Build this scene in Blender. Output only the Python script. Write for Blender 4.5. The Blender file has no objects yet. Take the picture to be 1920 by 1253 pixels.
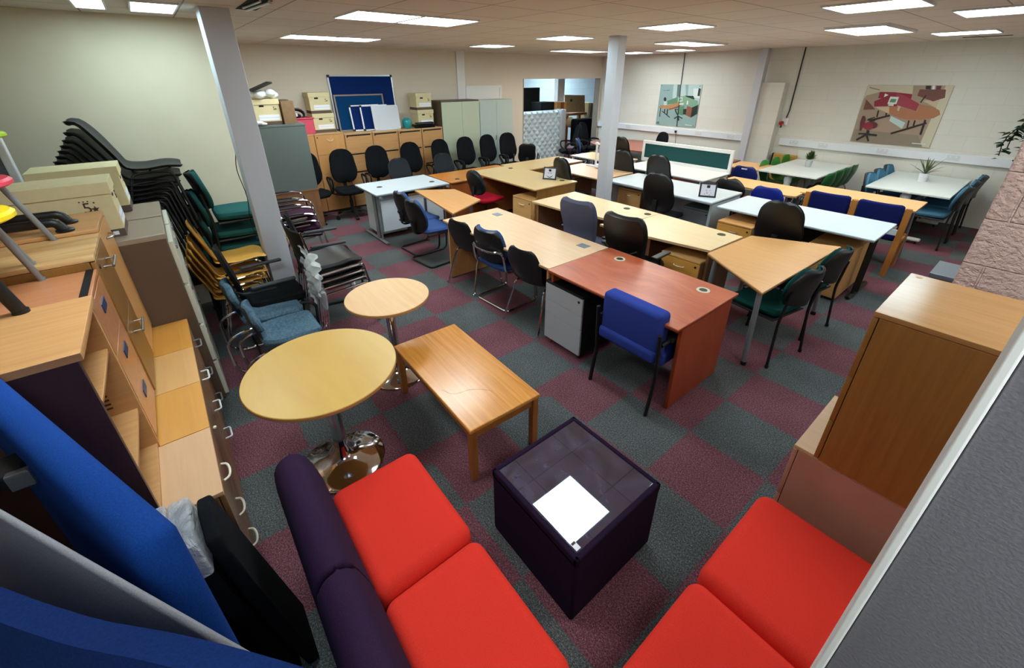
import bpy, bmesh, math, random
from mathutils import Vector, Matrix
random.seed(7)
SC = bpy.context.scene
COL = SC.collection
PI = math.pi
R = math.radians

# ------------------------------------------------------------------ materials
def lin(h):
    h = h.lstrip('#'); v = [int(h[i:i+2], 16)/255 for i in (0, 2, 4)]
    return tuple((c/12.92 if c <= .04045 else ((c+.055)/1.055)**2.4) for c in v)+(1,)
MATS = {}
def base_mat(name, col, rough=.5, metal=0., spec=.5, coat=0., trans=0.):
    m = bpy.data.materials.new(name); m.use_nodes = True
    b = m.node_tree.nodes['Principled BSDF']
    b.inputs['Base Color'].default_value = lin(col) if isinstance(col, str) else col
    b.inputs['Roughness'].default_value = rough
    b.inputs['Metallic'].default_value = metal
    b.inputs['Specular IOR Level'].default_value = spec
    b.inputs['Coat Weight'].default_value = coat
    b.inputs['Coat Roughness'].default_value = .08
    b.inputs['Transmission Weight'].default_value = trans
    MATS[name] = m
    return m, m.node_tree.nodes, m.node_tree.links, b
def coords(n, l, scale=(1, 1, 1), rot=(0, 0, 0), loc=(0, 0, 0)):
    tc = n.new('ShaderNodeTexCoord'); mp = n.new('ShaderNodeMapping')
    mp.inputs['Scale'].default_value = scale; mp.inputs['Rotation'].default_value = rot; mp.inputs['Location'].default_value = loc
    l.new(tc.outputs['Object'], mp.inputs['Vector']); return mp.outputs['Vector']
def noise(n, l, vec, scale, detail=3, rough=.5, dist=0.):
    t = n.new('ShaderNodeTexNoise'); t.inputs['Scale'].default_value = scale; t.inputs['Detail'].default_value = detail
    t.inputs['Roughness'].default_value = rough; t.inputs['Distortion'].default_value = dist
    l.new(vec, t.inputs['Vector']); return t.outputs['Fac']
def ramp(n, l, fac, stops):
    r = n.new('ShaderNodeValToRGB'); e = r.color_ramp.elements
    while len(e) > 1: e.remove(e[-1])
    e[0].position = stops[0][0]; e[0].color = lin(stops[0][1])
    for p, c in stops[1:]:
        k = e.new(p); k.color = lin(c)
    l.new(fac, r.inputs['Fac']); return r.outputs['Color']
def bump(n, l, b, h, s=.2, d=.01):
    k = n.new('ShaderNodeBump'); k.inputs['Strength'].default_value = s; k.inputs['Distance'].default_value = d
    l.new(h, k.inputs['Height']); l.new(k.outputs['Normal'], b.inputs['Normal'])
def wood(name, dark, light, axis='x', scale=1., rough=.35, spec=.5, coat=0., contrast=.25, grain=14):
    m, n, l, b = base_mat(name, light, rough, spec=spec, coat=coat)
    s = {'x': (1.2, grain, grain), 'y': (grain, 1.2, grain), 'z': (grain, grain, 1.2)}[axis]
    v = coords(n, l, tuple(k*scale for k in s))
    f = noise(n, l, v, 1.6, 4, .6, .8)
    c = ramp(n, l, f, [(.5-contrast, dark), (.5+contrast, light)])
    l.new(c, b.inputs['Base Color'])
    rr = n.new('ShaderNodeMapRange'); rr.inputs['To Min'].default_value = rough-.01; rr.inputs['To Max'].default_value = rough+.03
    l.new(f, rr.inputs['Value']); l.new(rr.outputs['Result'], b.inputs['Roughness'])
    return m
def fabric(name, c1, c2, scale=420, rough=.95, s=.25):
    m, n, l, b = base_mat(name, c1, rough, spec=.12)
    v = coords(n, l); f = noise(n, l, v, scale, 2)
    l.new(ramp(n, l, f, [(.35, c1), (.65, c2)]), b.inputs['Base Color']); bump(n, l, b, f, s, .003)
    return m
def mottled(name, c1, c2, scale=8, rough=.5, spec=.5, metal=0., bs=0., coat=0.):
    m, n, l, b = base_mat(name, c1, rough, metal, spec, coat)
    v = coords(n, l); f = noise(n, l, v, scale, 4)
    l.new(ramp(n, l, f, [(.35, c1), (.65, c2)]), b.inputs['Base Color'])
    if bs: bump(n, l, b, f, bs, .01)
    return m
def math_node(n, l, op, a, b_=None):
    k = n.new('ShaderNodeMath'); k.operation = op
    for i, q in enumerate((a, b_)):
        if q is None: continue
        if isinstance(q, (int, float)): k.inputs[i].default_value = q
        else: l.new(q, k.inputs[i])
    return k.outputs[0]

# carpet tiles 0.5 m
m, n, l, b = base_mat('carpet', '#555555', .97, spec=.05)
tc = n.new('ShaderNodeTexCoord'); sp = n.new('ShaderNodeSeparateXYZ')
wob = n.new('ShaderNodeTexNoise'); wob.inputs['Scale'].default_value = 60; l.new(tc.outputs['Object'], wob.inputs['Vector'])
wm = n.new('ShaderNodeVectorMath'); wm.operation = 'MULTIPLY_ADD'; wm.inputs[1].default_value = (.022, .022, 0)
l.new(wob.outputs['Color'], wm.inputs[0]); l.new(tc.outputs['Object'], wm.inputs[2]); l.new(wm.outputs[0], sp.inputs[0])
sh = n.new('ShaderNodeMapRange'); l.new(sp.outputs['X'], sh.inputs['Value'])
sh.inputs['From Min'].default_value = -.9; sh.inputs['From Max'].default_value = -.85; sh.inputs['To Min'].default_value = .065; sh.inputs['To Max'].default_value = -.012
yy = math_node(n, l, 'ADD', sp.outputs['Y'], sh.outputs['Result'])
fx = math_node(n, l, 'FLOOR', math_node(n, l, 'DIVIDE', math_node(n, l, 'ADD', sp.outputs['X'], -.011), .5))
fy = math_node(n, l, 'FLOOR', math_node(n, l, 'DIVIDE', yy, .5))
par = math_node(n, l, 'PINGPONG', math_node(n, l, 'ADD', fx, fy), 1.)
v = coords(n, l, (1, 1, 1)); f1 = math_node(n, l, 'ADD', math_node(n, l, 'MULTIPLY', noise(n, l, v, 230, 3, .75), .55), math_node(n, l, 'MULTIPLY', noise(n, l, v, 110, 3, .8), .45)); f2 = noise(n, l, v, 3, 3)
cg = ramp(n, l, f1, [(.38, '#2e3132'), (.5, '#525657'), (.62, '#939797')])
cp = ramp(n, l, f1, [(.38, '#46282f'), (.5, '#70434c'), (.62, '#a98089')])
mx = n.new('ShaderNodeMix'); mx.data_type = 'RGBA'; l.new(par, mx.inputs[0]); l.new(cg, mx.inputs[6]); l.new(cp, mx.inputs[7])
mx2 = n.new('ShaderNodeMix'); mx2.data_type = 'RGBA'; mx2.blend_type = 'MULTIPLY'; mx2.inputs[0].default_value = .5
l.new(mx.outputs[2], mx2.inputs[6]); l.new(ramp(n, l, f2, [(.3, '#c9c4c2'), (.7, '#ffffff')]), mx2.inputs[7])
l.new(mx2.outputs[2], b.inputs['Base Color']); bump(n, l, b, f1, .3, .003)

def blockwork(name, col, col2, plane='xz', mortar=.55, bs=.35, grit=40, gs=.3):
    m, n, l, b = base_mat(name, col, .75, spec=.25)
    tc = n.new('ShaderNodeTexCoord'); sp = n.new('ShaderNodeSeparateXYZ'); cb = n.new('ShaderNodeCombineXYZ')
    l.new(tc.outputs['Object'], sp.inputs[0]); l.new(sp.outputs['X' if plane[0] == 'x' else 'Y'], cb.inputs[0]); l.new(sp.outputs['Z'], cb.inputs[1])
    bt = n.new('ShaderNodeTexBrick'); l.new(cb.outputs[0], bt.inputs['Vector'])
    bt.inputs['Scale'].default_value = 1; bt.inputs['Brick Width'].default_value = .45; bt.inputs['Row Height'].default_value = .225
    bt.inputs['Mortar Size'].default_value = .006; bt.inputs['Mortar Smooth'].default_value = .6
    bt.inputs['Color1'].default_value = lin(col); bt.inputs['Color2'].default_value = lin(col2)
    c = lin(col); bt.inputs['Mortar'].default_value = (c[0]*mortar, c[1]*mortar, c[2]*mortar, 1)
    v = coords(n, l); f = noise(n, l, v, grit, 4, .6)
    l.new(bt.outputs['Color'], b.inputs['Base Color'])
    h = math_node(n, l, 'ADD', math_node(n, l, 'MULTIPLY', bt.outputs['Fac'], -1.), math_node(n, l, 'MULTIPLY', f, gs))
    bump(n, l, b, h, bs, .012); return m
blockwork('paint_block', '#d7d5cb', '#d5d2c8', 'xz', .92, .22, 30, .5)
blockwork('paint_block_back', '#d8cdbd', '#d6cbba', 'yz', .97, .08, 30, .4)
blockwork('store_block', '#cfdbe0', '#cad6dc', 'yz', .8, .3, 30, .4)
blockwork('pink_block', '#d9b9af', '#d4b3aa', 'xz', 1.05, 1., 46, 2.2)
base_mat('store_block_plain', '#d5e2e8', .3)
mottled('cream_wall', '#e0d5ba', '#dcd1b6', 3, .8, .2)
m, n, l, b = base_mat('ceiling_tile', '#c3b5a8', .9, spec=.1)
v = coords(n, l, (1, 1, 1), loc=(.25, .1, 0)); bt = n.new('ShaderNodeTexBrick'); l.new(v, bt.inputs['Vector']); bt.offset = 0
for k, q in (('Scale', 1), ('Brick Width', .6), ('Row Height', .6), ('Mortar Size', .006), ('Mortar Smooth', .2)): bt.inputs[k].default_value = q
bt.inputs['Color1'].default_value = lin('#ddd1c6'); bt.inputs['Color2'].default_value = lin('#d8ccc1'); bt.inputs['Mortar'].default_value = lin('#9c8f86')
l.new(bt.outputs['Color'], b.inputs['Base Color']); f = noise(n, l, v, 90, 3)
bump(n, l, b, math_node(n, l, 'ADD', math_node(n, l, 'MULTIPLY', bt.outputs['Fac'], .8), math_node(n, l, 'MULTIPLY', f, .4)), .3, .006)

wood('beech', '#d6aa80', '#e6c3a0', 'x', contrast=.35, grain=22)
wood('beech_pale', '#d9b88a', '#e8cda2', 'x', contrast=.35, grain=22)
wood('beech_y', '#c79a68', '#dfb686', 'y', contrast=.35, grain=22)
wood('beech_warm', '#c98f57', '#dda56c', 'x', contrast=.35, grain=20)
wood('beech_table', '#dca870', '#eabd88', 'x', contrast=.35, grain=16, rough=.45)
wood('maple_yellow', '#d1b07a', '#d7b883', 'y', rough=.28, contrast=.5)
wood('birch_top', '#c89b48', '#dab25f', 'x', .6, rough=.33, contrast=.3, grain=4)
wood('orange_oak', '#b56a24', '#d0822f', 'y', rough=.25, contrast=.35)
wood('orange_panel', '#8a4a22', '#a55c2b', 'z', rough=.35, contrast=.35)
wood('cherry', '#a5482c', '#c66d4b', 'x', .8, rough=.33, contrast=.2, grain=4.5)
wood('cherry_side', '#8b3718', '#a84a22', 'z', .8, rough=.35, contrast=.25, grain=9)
wood('coffee_oak', '#c2782c', '#e39c4c', 'x', .8, rough=.24, coat=.05, contrast=.2, grain=26)
wood('coffee_leg', '#8e5420', '#ad6c30', 'z', rough=.3)
wood('oak_front', '#b98652', '#cf9d68', 'y', rough=.4, contrast=.3, grain=30)
wood('oak_plain', '#c58a4f', '#d39b60', 'z', rough=.4, contrast=.4)
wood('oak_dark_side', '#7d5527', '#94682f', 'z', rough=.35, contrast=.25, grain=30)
wood('oak_top_gloss', '#a37440', '#b98a55', 'x', rough=.22, contrast=.35, grain=18)
wood('oak_side', '#8a5c28', '#a87538', 'z', rough=.4, contrast=.3, grain=22)
wood('shaded_brown_wood', '#3c2420', '#4a2e27', 'z', rough=.45, contrast=.4)  # dark brown wood, deepened to hold the shade of the bookcase's near side
wood('wave_oak', '#b78c55', '#d8b27c', 'y', .7, rough=.4, contrast=.16, grain=10)
wood('red_beech', '#b77750', '#c98a62', 'y', rough=.22, contrast=.4)
wood('ped_orange', '#c98a3a', '#dba14f', 'x', rough=.35, contrast=.4)
wood('ped_beech', '#cf9b5c', '#dfae70', 'x', rough=.4, contrast=.35)
wood('ped_pale', '#cca077', '#dab088', 'x', rough=.45, contrast=.35, grain=18)
wood('ped_front', '#7a5436', '#8c6342', 'z', rough=.4)
wood('plywood', '#d79a44', '#ebb45a', 'y', rough=.25, contrast=.35, grain=12)
wood('plywood_back', '#c48a3e', '#dba550', 'z', rough=.25, contrast=.35, grain=12)
wood('mahogany', '#8c4a38', '#a86250', 'x', rough=.35)
wood('chair_wood', '#a9682c', '#c07c38', 'z', rough=.35)
mottled('pink_board', '#c2907a', '#b88770', 6, .6)
base_mat('white_lam', '#cdd6dc', .3); base_mat('white_lam_warm', '#dfe6e2', .3); base_mat('grey_lam', '#a5adb0', .4)
base_mat('white_edge', '#b8bec2', .4); base_mat('beech_edge', '#caa273', .5); base_mat('tan_edge', '#b98750', .5)
base_mat('black_plastic', '#0f0f10', .45); base_mat('black_matte', '#0c0c0d', .7, spec=.3); base_mat('grey_plastic', '#2b2c2e', .5)
base_mat('dark_steel', '#2b2620', .4, .6); base_mat('silver_paint', '#8e9296', .4, .5); base_mat('white_metal', '#dfe1e2', .4)
base_mat('chrome', '#d8dadc', .08, 1.); base_mat('steel', '#a8a8a8', .3, 1.)
base_mat('grey_metal', '#5d6764', .45, spec=.5); base_mat('grey_ped', '#70757b', .4); base_mat('brown_metal', '#5b483a', .5)
base_mat('brown_top', '#958674', .4); base_mat('cream_metal', '#c9c6b4', .4); base_mat('sage_metal', '#b6bda4', .5); base_mat('green_grey_metal', '#aebbb4', .5)
base_mat('ped_white', '#b9bcc1', .45); base_mat('column_paint', '#c3c4cb', .5); base_mat('white_paint', '#e2e0dc', .5)
fabric('fab_black', '#0e0f12', '#17181c'); fabric('fab_charcoal', '#26282c', '#313439'); fabric('fab_blue', '#364d80', '#405a90')
fabric('fab_royal', '#2c3b86', '#36479a'); fabric('fab_navy', '#141a52', '#1b2262'); fabric('fab_slate', '#4b4c5e', '#565769')
fabric('fab_green', '#22504e', '#2c6360'); fabric('fab_darkgreen', '#0c3733', '#124642'); fabric('fab_purple', '#291730', '#36213c')
fabric('fab_red', '#d62e24', '#e23c2e', s=.15); fabric('fab_seatred', '#a8122a', '#bc1830'); fabric('fab_plum', '#3b1f33', '#482840')
fabric('fab_teal_screen', '#204648', '#264f50'); fabric('fab_cyan', '#45748f', '#507f9b'); fabric('velvet_blue', '#475f70', '#5c7687', 60)
fabric('board_blue', '#0a2358', '#0d2b68'); fabric('board_blue2', '#093560', '#0c4070'); fabric('screen_blue', '#123a82', '#16438f', 300, s=.15)
fabric('screen_blue_dark', '#0e2558', '#122c64', 300, s=.2); fabric('screen_grey', '#8b8b90', '#949499', 300)
fabric('panel_grey', '#6c696e', '#737075', 300); fabric('left_screen', '#60656e', '#6b707a', 300); fabric('cube_fabric', '#1d1024', '#27162f')
base_mat('leather', '#0a0a0b', .36); base_mat('vinyl', '#17181a', .3, coat=.2); base_mat('plastic_blue', '#16286f', .35); base_mat('plastic_blue2', '#1b2b8e', .3)
base_mat('plastic_green', '#2f8a2c', .4); base_mat('plastic_dgreen', '#1c5a2c', .4); base_mat('yellow', '#f0cf12', .4); base_mat('pinkred', '#ee4660', .4)
base_mat('lime', '#b9dc2a', .4); base_mat('crate_pink', '#dd4f66', .4); base_mat('teal', '#1d8f92', .25); base_mat('socket_red', '#b01c1c', .4)
base_mat('label_white', '#e9ebf2', .6); base_mat('print_brown', '#4b2f26', .7); base_mat('print_faint', '#d8cdb4', .7); base_mat('trunking', '#dde1e6', .4)
base_mat('socket', '#d2d4d6', .35); base_mat('leaf', '#2c4a26', .5); base_mat('leaf_bright', '#3d5e2c', .5); base_mat('leaf_spiky', '#4d5a33', .5); base_mat('stem', '#3a3524', .7)
mottled('cardboard', '#d9cca2', '#d5c79c', 20, .8, .2); mottled('cardboard_dark', '#7b6246', '#84694c', 20, .8, .2); base_mat('box_base', '#5d4c44', .8)
mottled('kraft', '#a98a62', '#b3946b', 14, .8, .2); base_mat('foil', '#8e9298', .25, .8); base_mat('paper', '#c6c2cb', .7)
mottled('wrap_white', '#e0e3e2', '#eef0ef', 18, .25, .6, bs=.6); base_mat('jamb', '#8d8378', .7); base_mat('dark_void', '#241d19', .9)
base_mat('silver_port', '#8b939c', .35, .6); base_mat('hole_cream', '#cfc9b0', .4); base_mat('hole_dark', '#31301f', .6); base_mat('bone_handle', '#e6dcc8', .35)
base_mat('ochre', '#b48a3e', .5); base_mat('alu', '#c9ccd0', .3, .8); base_mat('whiteboard', '#ccd1d8', .2); base_mat('pine_frame', '#a8713c', .5)
base_mat('label_blue', '#24375a', .4)
# clear, dusty glass top and plastic film
m, n, l, b = base_mat('dusty_glass', '#2a2636', .05, spec=.8)
v = coords(n, l, (1, 1, 1)); f = noise(n, l, v, 5, 6, .65, 1.2)
l.new(ramp(n, l, f, [(.38, '#242133'), (.62, '#43415a')]), b.inputs['Base Color'])
rr = n.new('ShaderNodeMapRange'); rr.inputs['From Min'].default_value = .3; rr.inputs['From Max'].default_value = .75; rr.inputs['To Min'].default_value = .0; rr.inputs['To Max'].default_value = .035
l.new(f, rr.inputs['Value']); l.new(rr.outputs['Result'], b.inputs['Roughness']); b.inputs['IOR'].default_value = 1.9
m, n, l, b = base_mat('film', '#e8ecf4', .16, spec=.9)
b.inputs['Alpha'].default_value = .55
v = coords(n, l, (1, 1, 1)); f = noise(n, l, v, 16, 5, .6, 2.5); bump(n, l, b, f, 1., .03)
def emit(name, col, s):
    m = bpy.data.materials.new(name); m.use_nodes = True; n = m.node_tree.nodes; n.clear()
    e = n.new('ShaderNodeEmission'); e.inputs[0].default_value = lin(col); e.inputs[1].default_value = s
    o = n.new('ShaderNodeOutputMaterial'); m.node_tree.links.new(e.outputs[0], o.inputs[0]); MATS[name] = m
LS = 13.
emit('light_white', '#eefcff', LS); emit('light_warm', '#fff4e2', LS*.8); emit('light_cool', '#d6f6ff', LS*.75); emit('light_store', '#d4f0ff', 17)

# ------------------------------------------------------------------ mesh builder
def smooth_path(pts, k):
    P = [Vector(p) for p in pts]; out = []
    Q = [P[0]*2-P[1]]+P+[P[-1]*2-P[-2]]
    for i in range(1, len(Q)-2):
        for j in range(k):
            t = j/k; a, b_, c, d = Q[i-1], Q[i], Q[i+1], Q[i+2]
            out.append(.5*((2*b_)+(c-a)*t+(2*a-5*b_+4*c-d)*t*t+(3*b_-a-3*c+d)*t**3))
    out.append(P[-1]); return out
class MB:
    def __init__(s): s.bm = bmesh.new(); s.mats = []; s.mi = 0; s.T = None
    def mat(s, name):
        if name not in s.mats: s.mats.append(name)
        s.mi = s.mats.index(name); return s
    def add(s, t):
        if s.T is not None: bmesh.ops.transform(t, matrix=s.T, verts=t.verts)
        bmesh.ops.recalc_face_normals(t, faces=t.faces)
        for f in t.faces:
            f.material_index = s.mi
            if not getattr(s, 'hard', False): f.smooth = True
        if getattr(s, 'hard', False):
            big = max([f.calc_area() for f in t.faces])
            for f in t.faces: f.smooth = f.calc_area() < big*.04
            s.hard = False
        me = bpy.data.meshes.new('t'); t.to_mesh(me); t.free(); s.bm.from_mesh(me); bpy.data.meshes.remove(me); return s
    def box(s, lo, hi, bev=0., seg=2, rot=None):
        t = bmesh.new(); bmesh.ops.create_cube(t, size=1)
        c = [(a+b_)/2 for a, b_ in zip(lo, hi)]; d = [abs(b_-a) for a, b_ in zip(lo, hi)]
        bmesh.ops.transform(t, matrix=Matrix.Diagonal((*d, 1)), verts=t.verts)
        if bev: bmesh.ops.bevel(t, geom=t.edges[:], offset=min(bev, min(d)*.49), segments=seg, affect='EDGES', profile=.5)
        if rot is not None: bmesh.ops.transform(t, matrix=rot, verts=t.verts)
        s.hard = bev < .022
        bmesh.ops.translate(t, vec=c, verts=t.verts); return s.add(t)
    def cyl(s, p0, p1, r, r2=None, seg=16):
        t = bmesh.new(); p0 = Vector(p0); p1 = Vector(p1); d = p1-p0
        bmesh.ops.create_cone(t, cap_ends=True, segments=seg, radius1=r, radius2=r if r2 is None else r2, depth=d.length)
        bmesh.ops.transform(t, matrix=Matrix.Translation((p0+p1)/2) @ d.to_track_quat('Z', 'Y').to_matrix().to_4x4(), verts=t.verts); return s.add(t)
    def ball(s, c, r, sc=(1, 1, 1), u=14, v=10):
        t = bmesh.new(); bmesh.ops.create_uvsphere(t, u_segments=u, v_segments=v, radius=r)
        bmesh.ops.transform(t, matrix=Matrix.Translation(c) @ Matrix.Diagonal((*sc, 1)), verts=t.verts); return s.add(t)
    def tube(s, pts, r, fil=0., closed=False, seg=8, flat=None):
        P = [Vector(p) for p in pts]
        if fil:
            Q = []; N = len(P)
            for i in range(N):
                if not closed and i in (0, N-1): Q.append(P[i]); continue
                a, b_, c = P[i-1], P[i], P[(i+1) % N]
                u = (a-b_); w = (c-b_); k = min(fil, u.length*.48, w.length*.48)
                p1 = b_+u.normalized()*k; p2 = b_+w.normalized()*k
                for j in range(6):
                    q = j/5; Q.append(p1*(1-q)**2+b_*2*q*(1-q)+p2*q*q)
            P = Q
        N = len(P); t = bmesh.new(); rings = []; up = None
        for i in range(N):
            if closed: d = P[(i+1) % N]-P[i-1]
            else: d = P[min(i+1, N-1)]-P[max(i-1, 0)]
            d.normalize()
            if up is None:
                up = Vector((0, 0, 1)) if abs(d.z) < .9 else Vector((0, 1, 0))
            up = (up-d*up.dot(d)); up.normalize(); sd = d.cross(up)
            rx, ry = (r, r) if flat is None else flat
            rings.append([t.verts.new(P[i]+sd*math.cos(2*PI*k/seg)*rx+up*math.sin(2*PI*k/seg)*ry) for k in range(seg)])
        for i in range(N if closed else N-1):
            A = rings[i]; B = rings[(i+1) % N]
            for k in range(seg): t.faces.new((A[k], A[(k+1) % seg], B[(k+1) % seg], B[k]))
        if not closed: t.faces.new(rings[0]); t.faces.new(rings[-1][::-1])
        return s.add(t)
    def lathe(s, prof, c=(0, 0, 0), seg=40):
        t = bmesh.new(); rings = []
        for r, z in prof:
            if r < 1e-5: rings.append([t.verts.new((c[0], c[1], c[2]+z))])
            else: rings.append([t.verts.new((c[0]+r*math.cos(2*PI*k/seg), c[1]+r*math.sin(2*PI*k/seg), c[2]+z)) for k in range(seg)])
        for A, B in zip(rings, rings[1:]):
            for k in range(seg):
                a = A[k % len(A)]; a2 = A[(k+1) % len(A)]; b1 = B[k % len(B)]; b2 = B[(k+1) % len(B)]
                fs = []
                for q in (a, a2, b2, b1):
                    if q not in fs: fs.append(q)
                if len(fs) > 2: t.faces.new(fs)
        return s.add(t)
    def prism(s, poly, z0, z1, bev=0., ax='z'):
        t = bmesh.new()
        def mk(p, h): return {'z': (p[0], p[1], h), 'y': (p[0], h, p[1]), 'x': (h, p[0], p[1])}[ax]
        a = [t.verts.new(mk(p, z0)) for p in poly]; b_ = [t.verts.new(mk(p, z1)) for p in poly]; N = len(poly)
        t.faces.new(a[::-1]); t.faces.new(b_)
        for i in range(N): t.faces.new((a[i], a[(i+1) % N], b_[(i+1) % N], b_[i]))
        if bev: bmesh.ops.bevel(t, geom=[e for e in t.edges if len(poly) < 9 or any(len(f_.verts) == len(poly) for f_ in e.link_faces)], offset=bev, segments=2 if bev < .01 else 4, affect='EDGES', profile=.5)
        s.hard = bev < .01
        return s.add(t)
    def pad(s, prof, width, th=.05, rr=.06, er=.03, cross=0., nu=12, nv=16, k=6):
        P = smooth_path([(0, p[0], p[1]) for p in prof], k); L = [0]
        for a, b_ in zip(P, P[1:]): L.append(L[-1]+(b_-a).length)
        tot = L[-1]
        def at(q):
            d = q*tot; i = 0
            while i < len(L)-2 and L[i+1] < d: i += 1
            f = (d-L[i])/max(1e-9, L[i+1]-L[i]); return P[i].lerp(P[i+1], f), (P[i+1]-P[i]).normalized()
        W = width if isinstance(width, list) else [(0, width), (1, width)]
        def wd(q):
            for (s0, w0), (s1, w1) in zip(W, W[1:]):
                if q <= s1: 
                    f = (q-s0)/max(1e-9, s1-s0); f = f*f*(3-2*f); return w0+(w1-w0)*f
            return W[-1][1]
        t = bmesh.new(); top = []; bot = []
        for i in range(nv+1):
            q = .5-.5*math.cos(PI*i/nv); q = .55*q+.45*i/nv
            p, d = at(q); w = wd(q); de = min(q, 1-q)*tot
            if de < rr: w -= 2*rr*(1-math.sqrt(max(0, 1-(1-de/rr)**2)))
            w = max(w, .01); N = Vector((0, -d.z, d.y)); ra = []; rb = []
            for j in range(nu+1):
                u = -math.cos(PI*j/nu); u = .6*u+.4*(-1+2*j/nu)
                e = min((1-abs(u))*w/2, de)
                f = math.sqrt(max(0, 1-(1-min(1, e/er))**2)); h = th/2*max(f, .12)
                c = Vector((u*w/2, p.y, p.z))+N*(cross*u*u)
                ra.append(t.verts.new(c+N*h)); rb.append(t.verts.new(c-N*h))
            top.append(ra); bot.append(rb)
        for i in range(nv):
            for j in range(nu):
                t.faces.new((top[i][j], top[i][j+1], top[i+1][j+1], top[i+1][j]))
                t.faces.new((bot[i][j], bot[i+1][j], bot[i+1][j+1], bot[i][j+1]))
        for j in range(nu):
            t.faces.new((top[0][j], bot[0][j], bot[0][j+1], top[0][j+1])); t.faces.new((top[nv][j], top[nv][j+1], bot[nv][j+1], bot[nv][j]))
        for i in range(nv):
            t.faces.new((top[i][0], top[i+1][0], bot[i+1][0], bot[i][0])); t.faces.new((top[i][nu], bot[i][nu], bot[i+1][nu], top[i+1][nu]))
        return s.add(t)
    def text(s, body, size, M, ext=.0008):
        cu = bpy.data.curves.new('t', 'FONT'); cu.body = body; cu.size = size; cu.extrude = ext; cu.align_x = 'CENTER'; cu.align_y = 'CENTER'
        o = bpy.data.objects.new('t', cu); me = bpy.data.meshes.new_from_object(o)
        t = bmesh.new(); t.from_mesh(me); bmesh.ops.transform(t, matrix=M, verts=t.verts)
        bpy.data.objects.remove(o); bpy.data.curves.remove(cu); bpy.data.meshes.remove(me); return s.add(t)

def wloc(o):
    v = Vector((0, 0, 0))
    while o is not None: v += o.location; o = o.parent
    return v
def obj(name, mb, mat=None, parent=None, world=False, sharp=38):
    """link ONE mesh object; world=True: the mesh was drawn in room coordinates"""
    me = bpy.data.meshes.new(name); bm = mb.bm
    if world and parent is not None: bmesh.ops.translate(bm, vec=-wloc(parent), verts=bm.verts)
    off = None
    if parent is None and world and len(bm.verts):
        xs = [v.co for v in bm.verts]
        off = Vector(((min(v.x for v in xs)+max(v.x for v in xs))/2, (min(v.y for v in xs)+max(v.y for v in xs))/2, min(v.z for v in xs)))
        bmesh.ops.translate(bm, vec=-off, verts=bm.verts)
    bm.to_mesh(me); bm.free()
    for nm in (mb.mats if mb.mats else [mat]): me.materials.append(MATS[nm])
    fl = [p.use_smooth for p in me.polygons]; me.set_sharp_from_angle(angle=R(sharp)); me.polygons.foreach_set('use_smooth', fl)
    o = bpy.data.objects.new(name, me); COL.objects.link(o)
    if parent is not None: o.parent = parent
    if off is not None: o.location = off
    return o
def tag(o, label, cat, group=None, kind=None):
    o['label'] = label; o['category'] = cat
    if group: o['group'] = group
    if kind: o['kind'] = kind
    return o
def thing(name, label, cat, loc=(0, 0, 0), rz=0., group=None):
    o = bpy.data.objects.new(name, None); COL.objects.link(o); o.empty_display_size = .1
    o.location = loc; o.rotation_euler = (0, 0, rz); return tag(o, label, cat, group)
def struct(name, mb, mat=None):
    bm = mb.bm; me = bpy.data.meshes.new(name); bm.to_mesh(me); bm.free()
    for nm in (mb.mats if mb.mats else [mat]): me.materials.append(MATS[nm])
    o = bpy.data.objects.new(name, me); COL.objects.link(o); o['kind'] = 'structure'; return o
def dup(root, loc, rz, label, group=None, scale=1.):
    r = root.copy(); COL.objects.link(r); r.location = loc; r.rotation_euler = (0, 0, rz); r['label'] = label; r.scale = (scale,)*3
    if group: r['group'] = group
    def rec(a, b_):
        for ch in [c for c in KIDS.get(a.name, a.children)]:
            c = ch.copy(); COL.objects.link(c); c.parent = b_; rec(ch, c)
    rec(root, r); return r
KIDS = {}
class Proto:
    """first use moves the original, later uses copy it"""
    def __init__(s, make): s.make = make; s.root = None
    def __call__(s, x, y, rz, label, group=None, z=0., scale=1.):
        if s.root is None:
            s.root = s.make(); o = s.root; o.location = (x, y, z); o.rotation_euler = (0, 0, rz); o['label'] = label; o.scale = (scale,)*3
            if group: o['group'] = group
            return o
        return dup(s.root, (x, y, z), rz, label, group, scale)
# ------------------------------------------------------------------ chair makers (each faces local +Y, origin on the floor)
def star_base(root, mat='black_plastic', r=.29, z=.07, castor='black_plastic'):
    m = MB(); m.cyl((0, 0, z), (0, 0, z+.07), .035, .028, 16)
    for k in range(5):
        a = 2*PI*k/5+PI/2; c, s = math.cos(a), math.sin(a)
        m.tube([(c*.02, s*.02, z+.045), (c*r*.6, s*r*.6, z+.03), (c*r, s*r, z)], .018, seg=8, flat=(.022, .014))
    obj('star_base', m, mat, root)
    for k in range(5):
        a = 2*PI*k/5+PI/2; c, s = math.cos(a)*r, math.sin(a)*r
        w = MB()
        for q in (-.013, .013): w.cyl((c-s/r*q-s/r*.008*(1 if q > 0 else -1), s+c/r*q, .027), (c-s/r*q, s+c/r*q+.0, .0271+.0), .001, .001, 6)
        w = MB(); d = Vector((-s/r, c/r, 0)); p = Vector((c, s, .027))
        w.cyl(p-d*.024, p-d*.006, .027, None, 14); w.cyl(p+d*.006, p+d*.024, .027, None, 14); w.cyl((c, s, .03), (c, s, z), .012, None, 8)
        obj('castor', w, castor, root)
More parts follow.
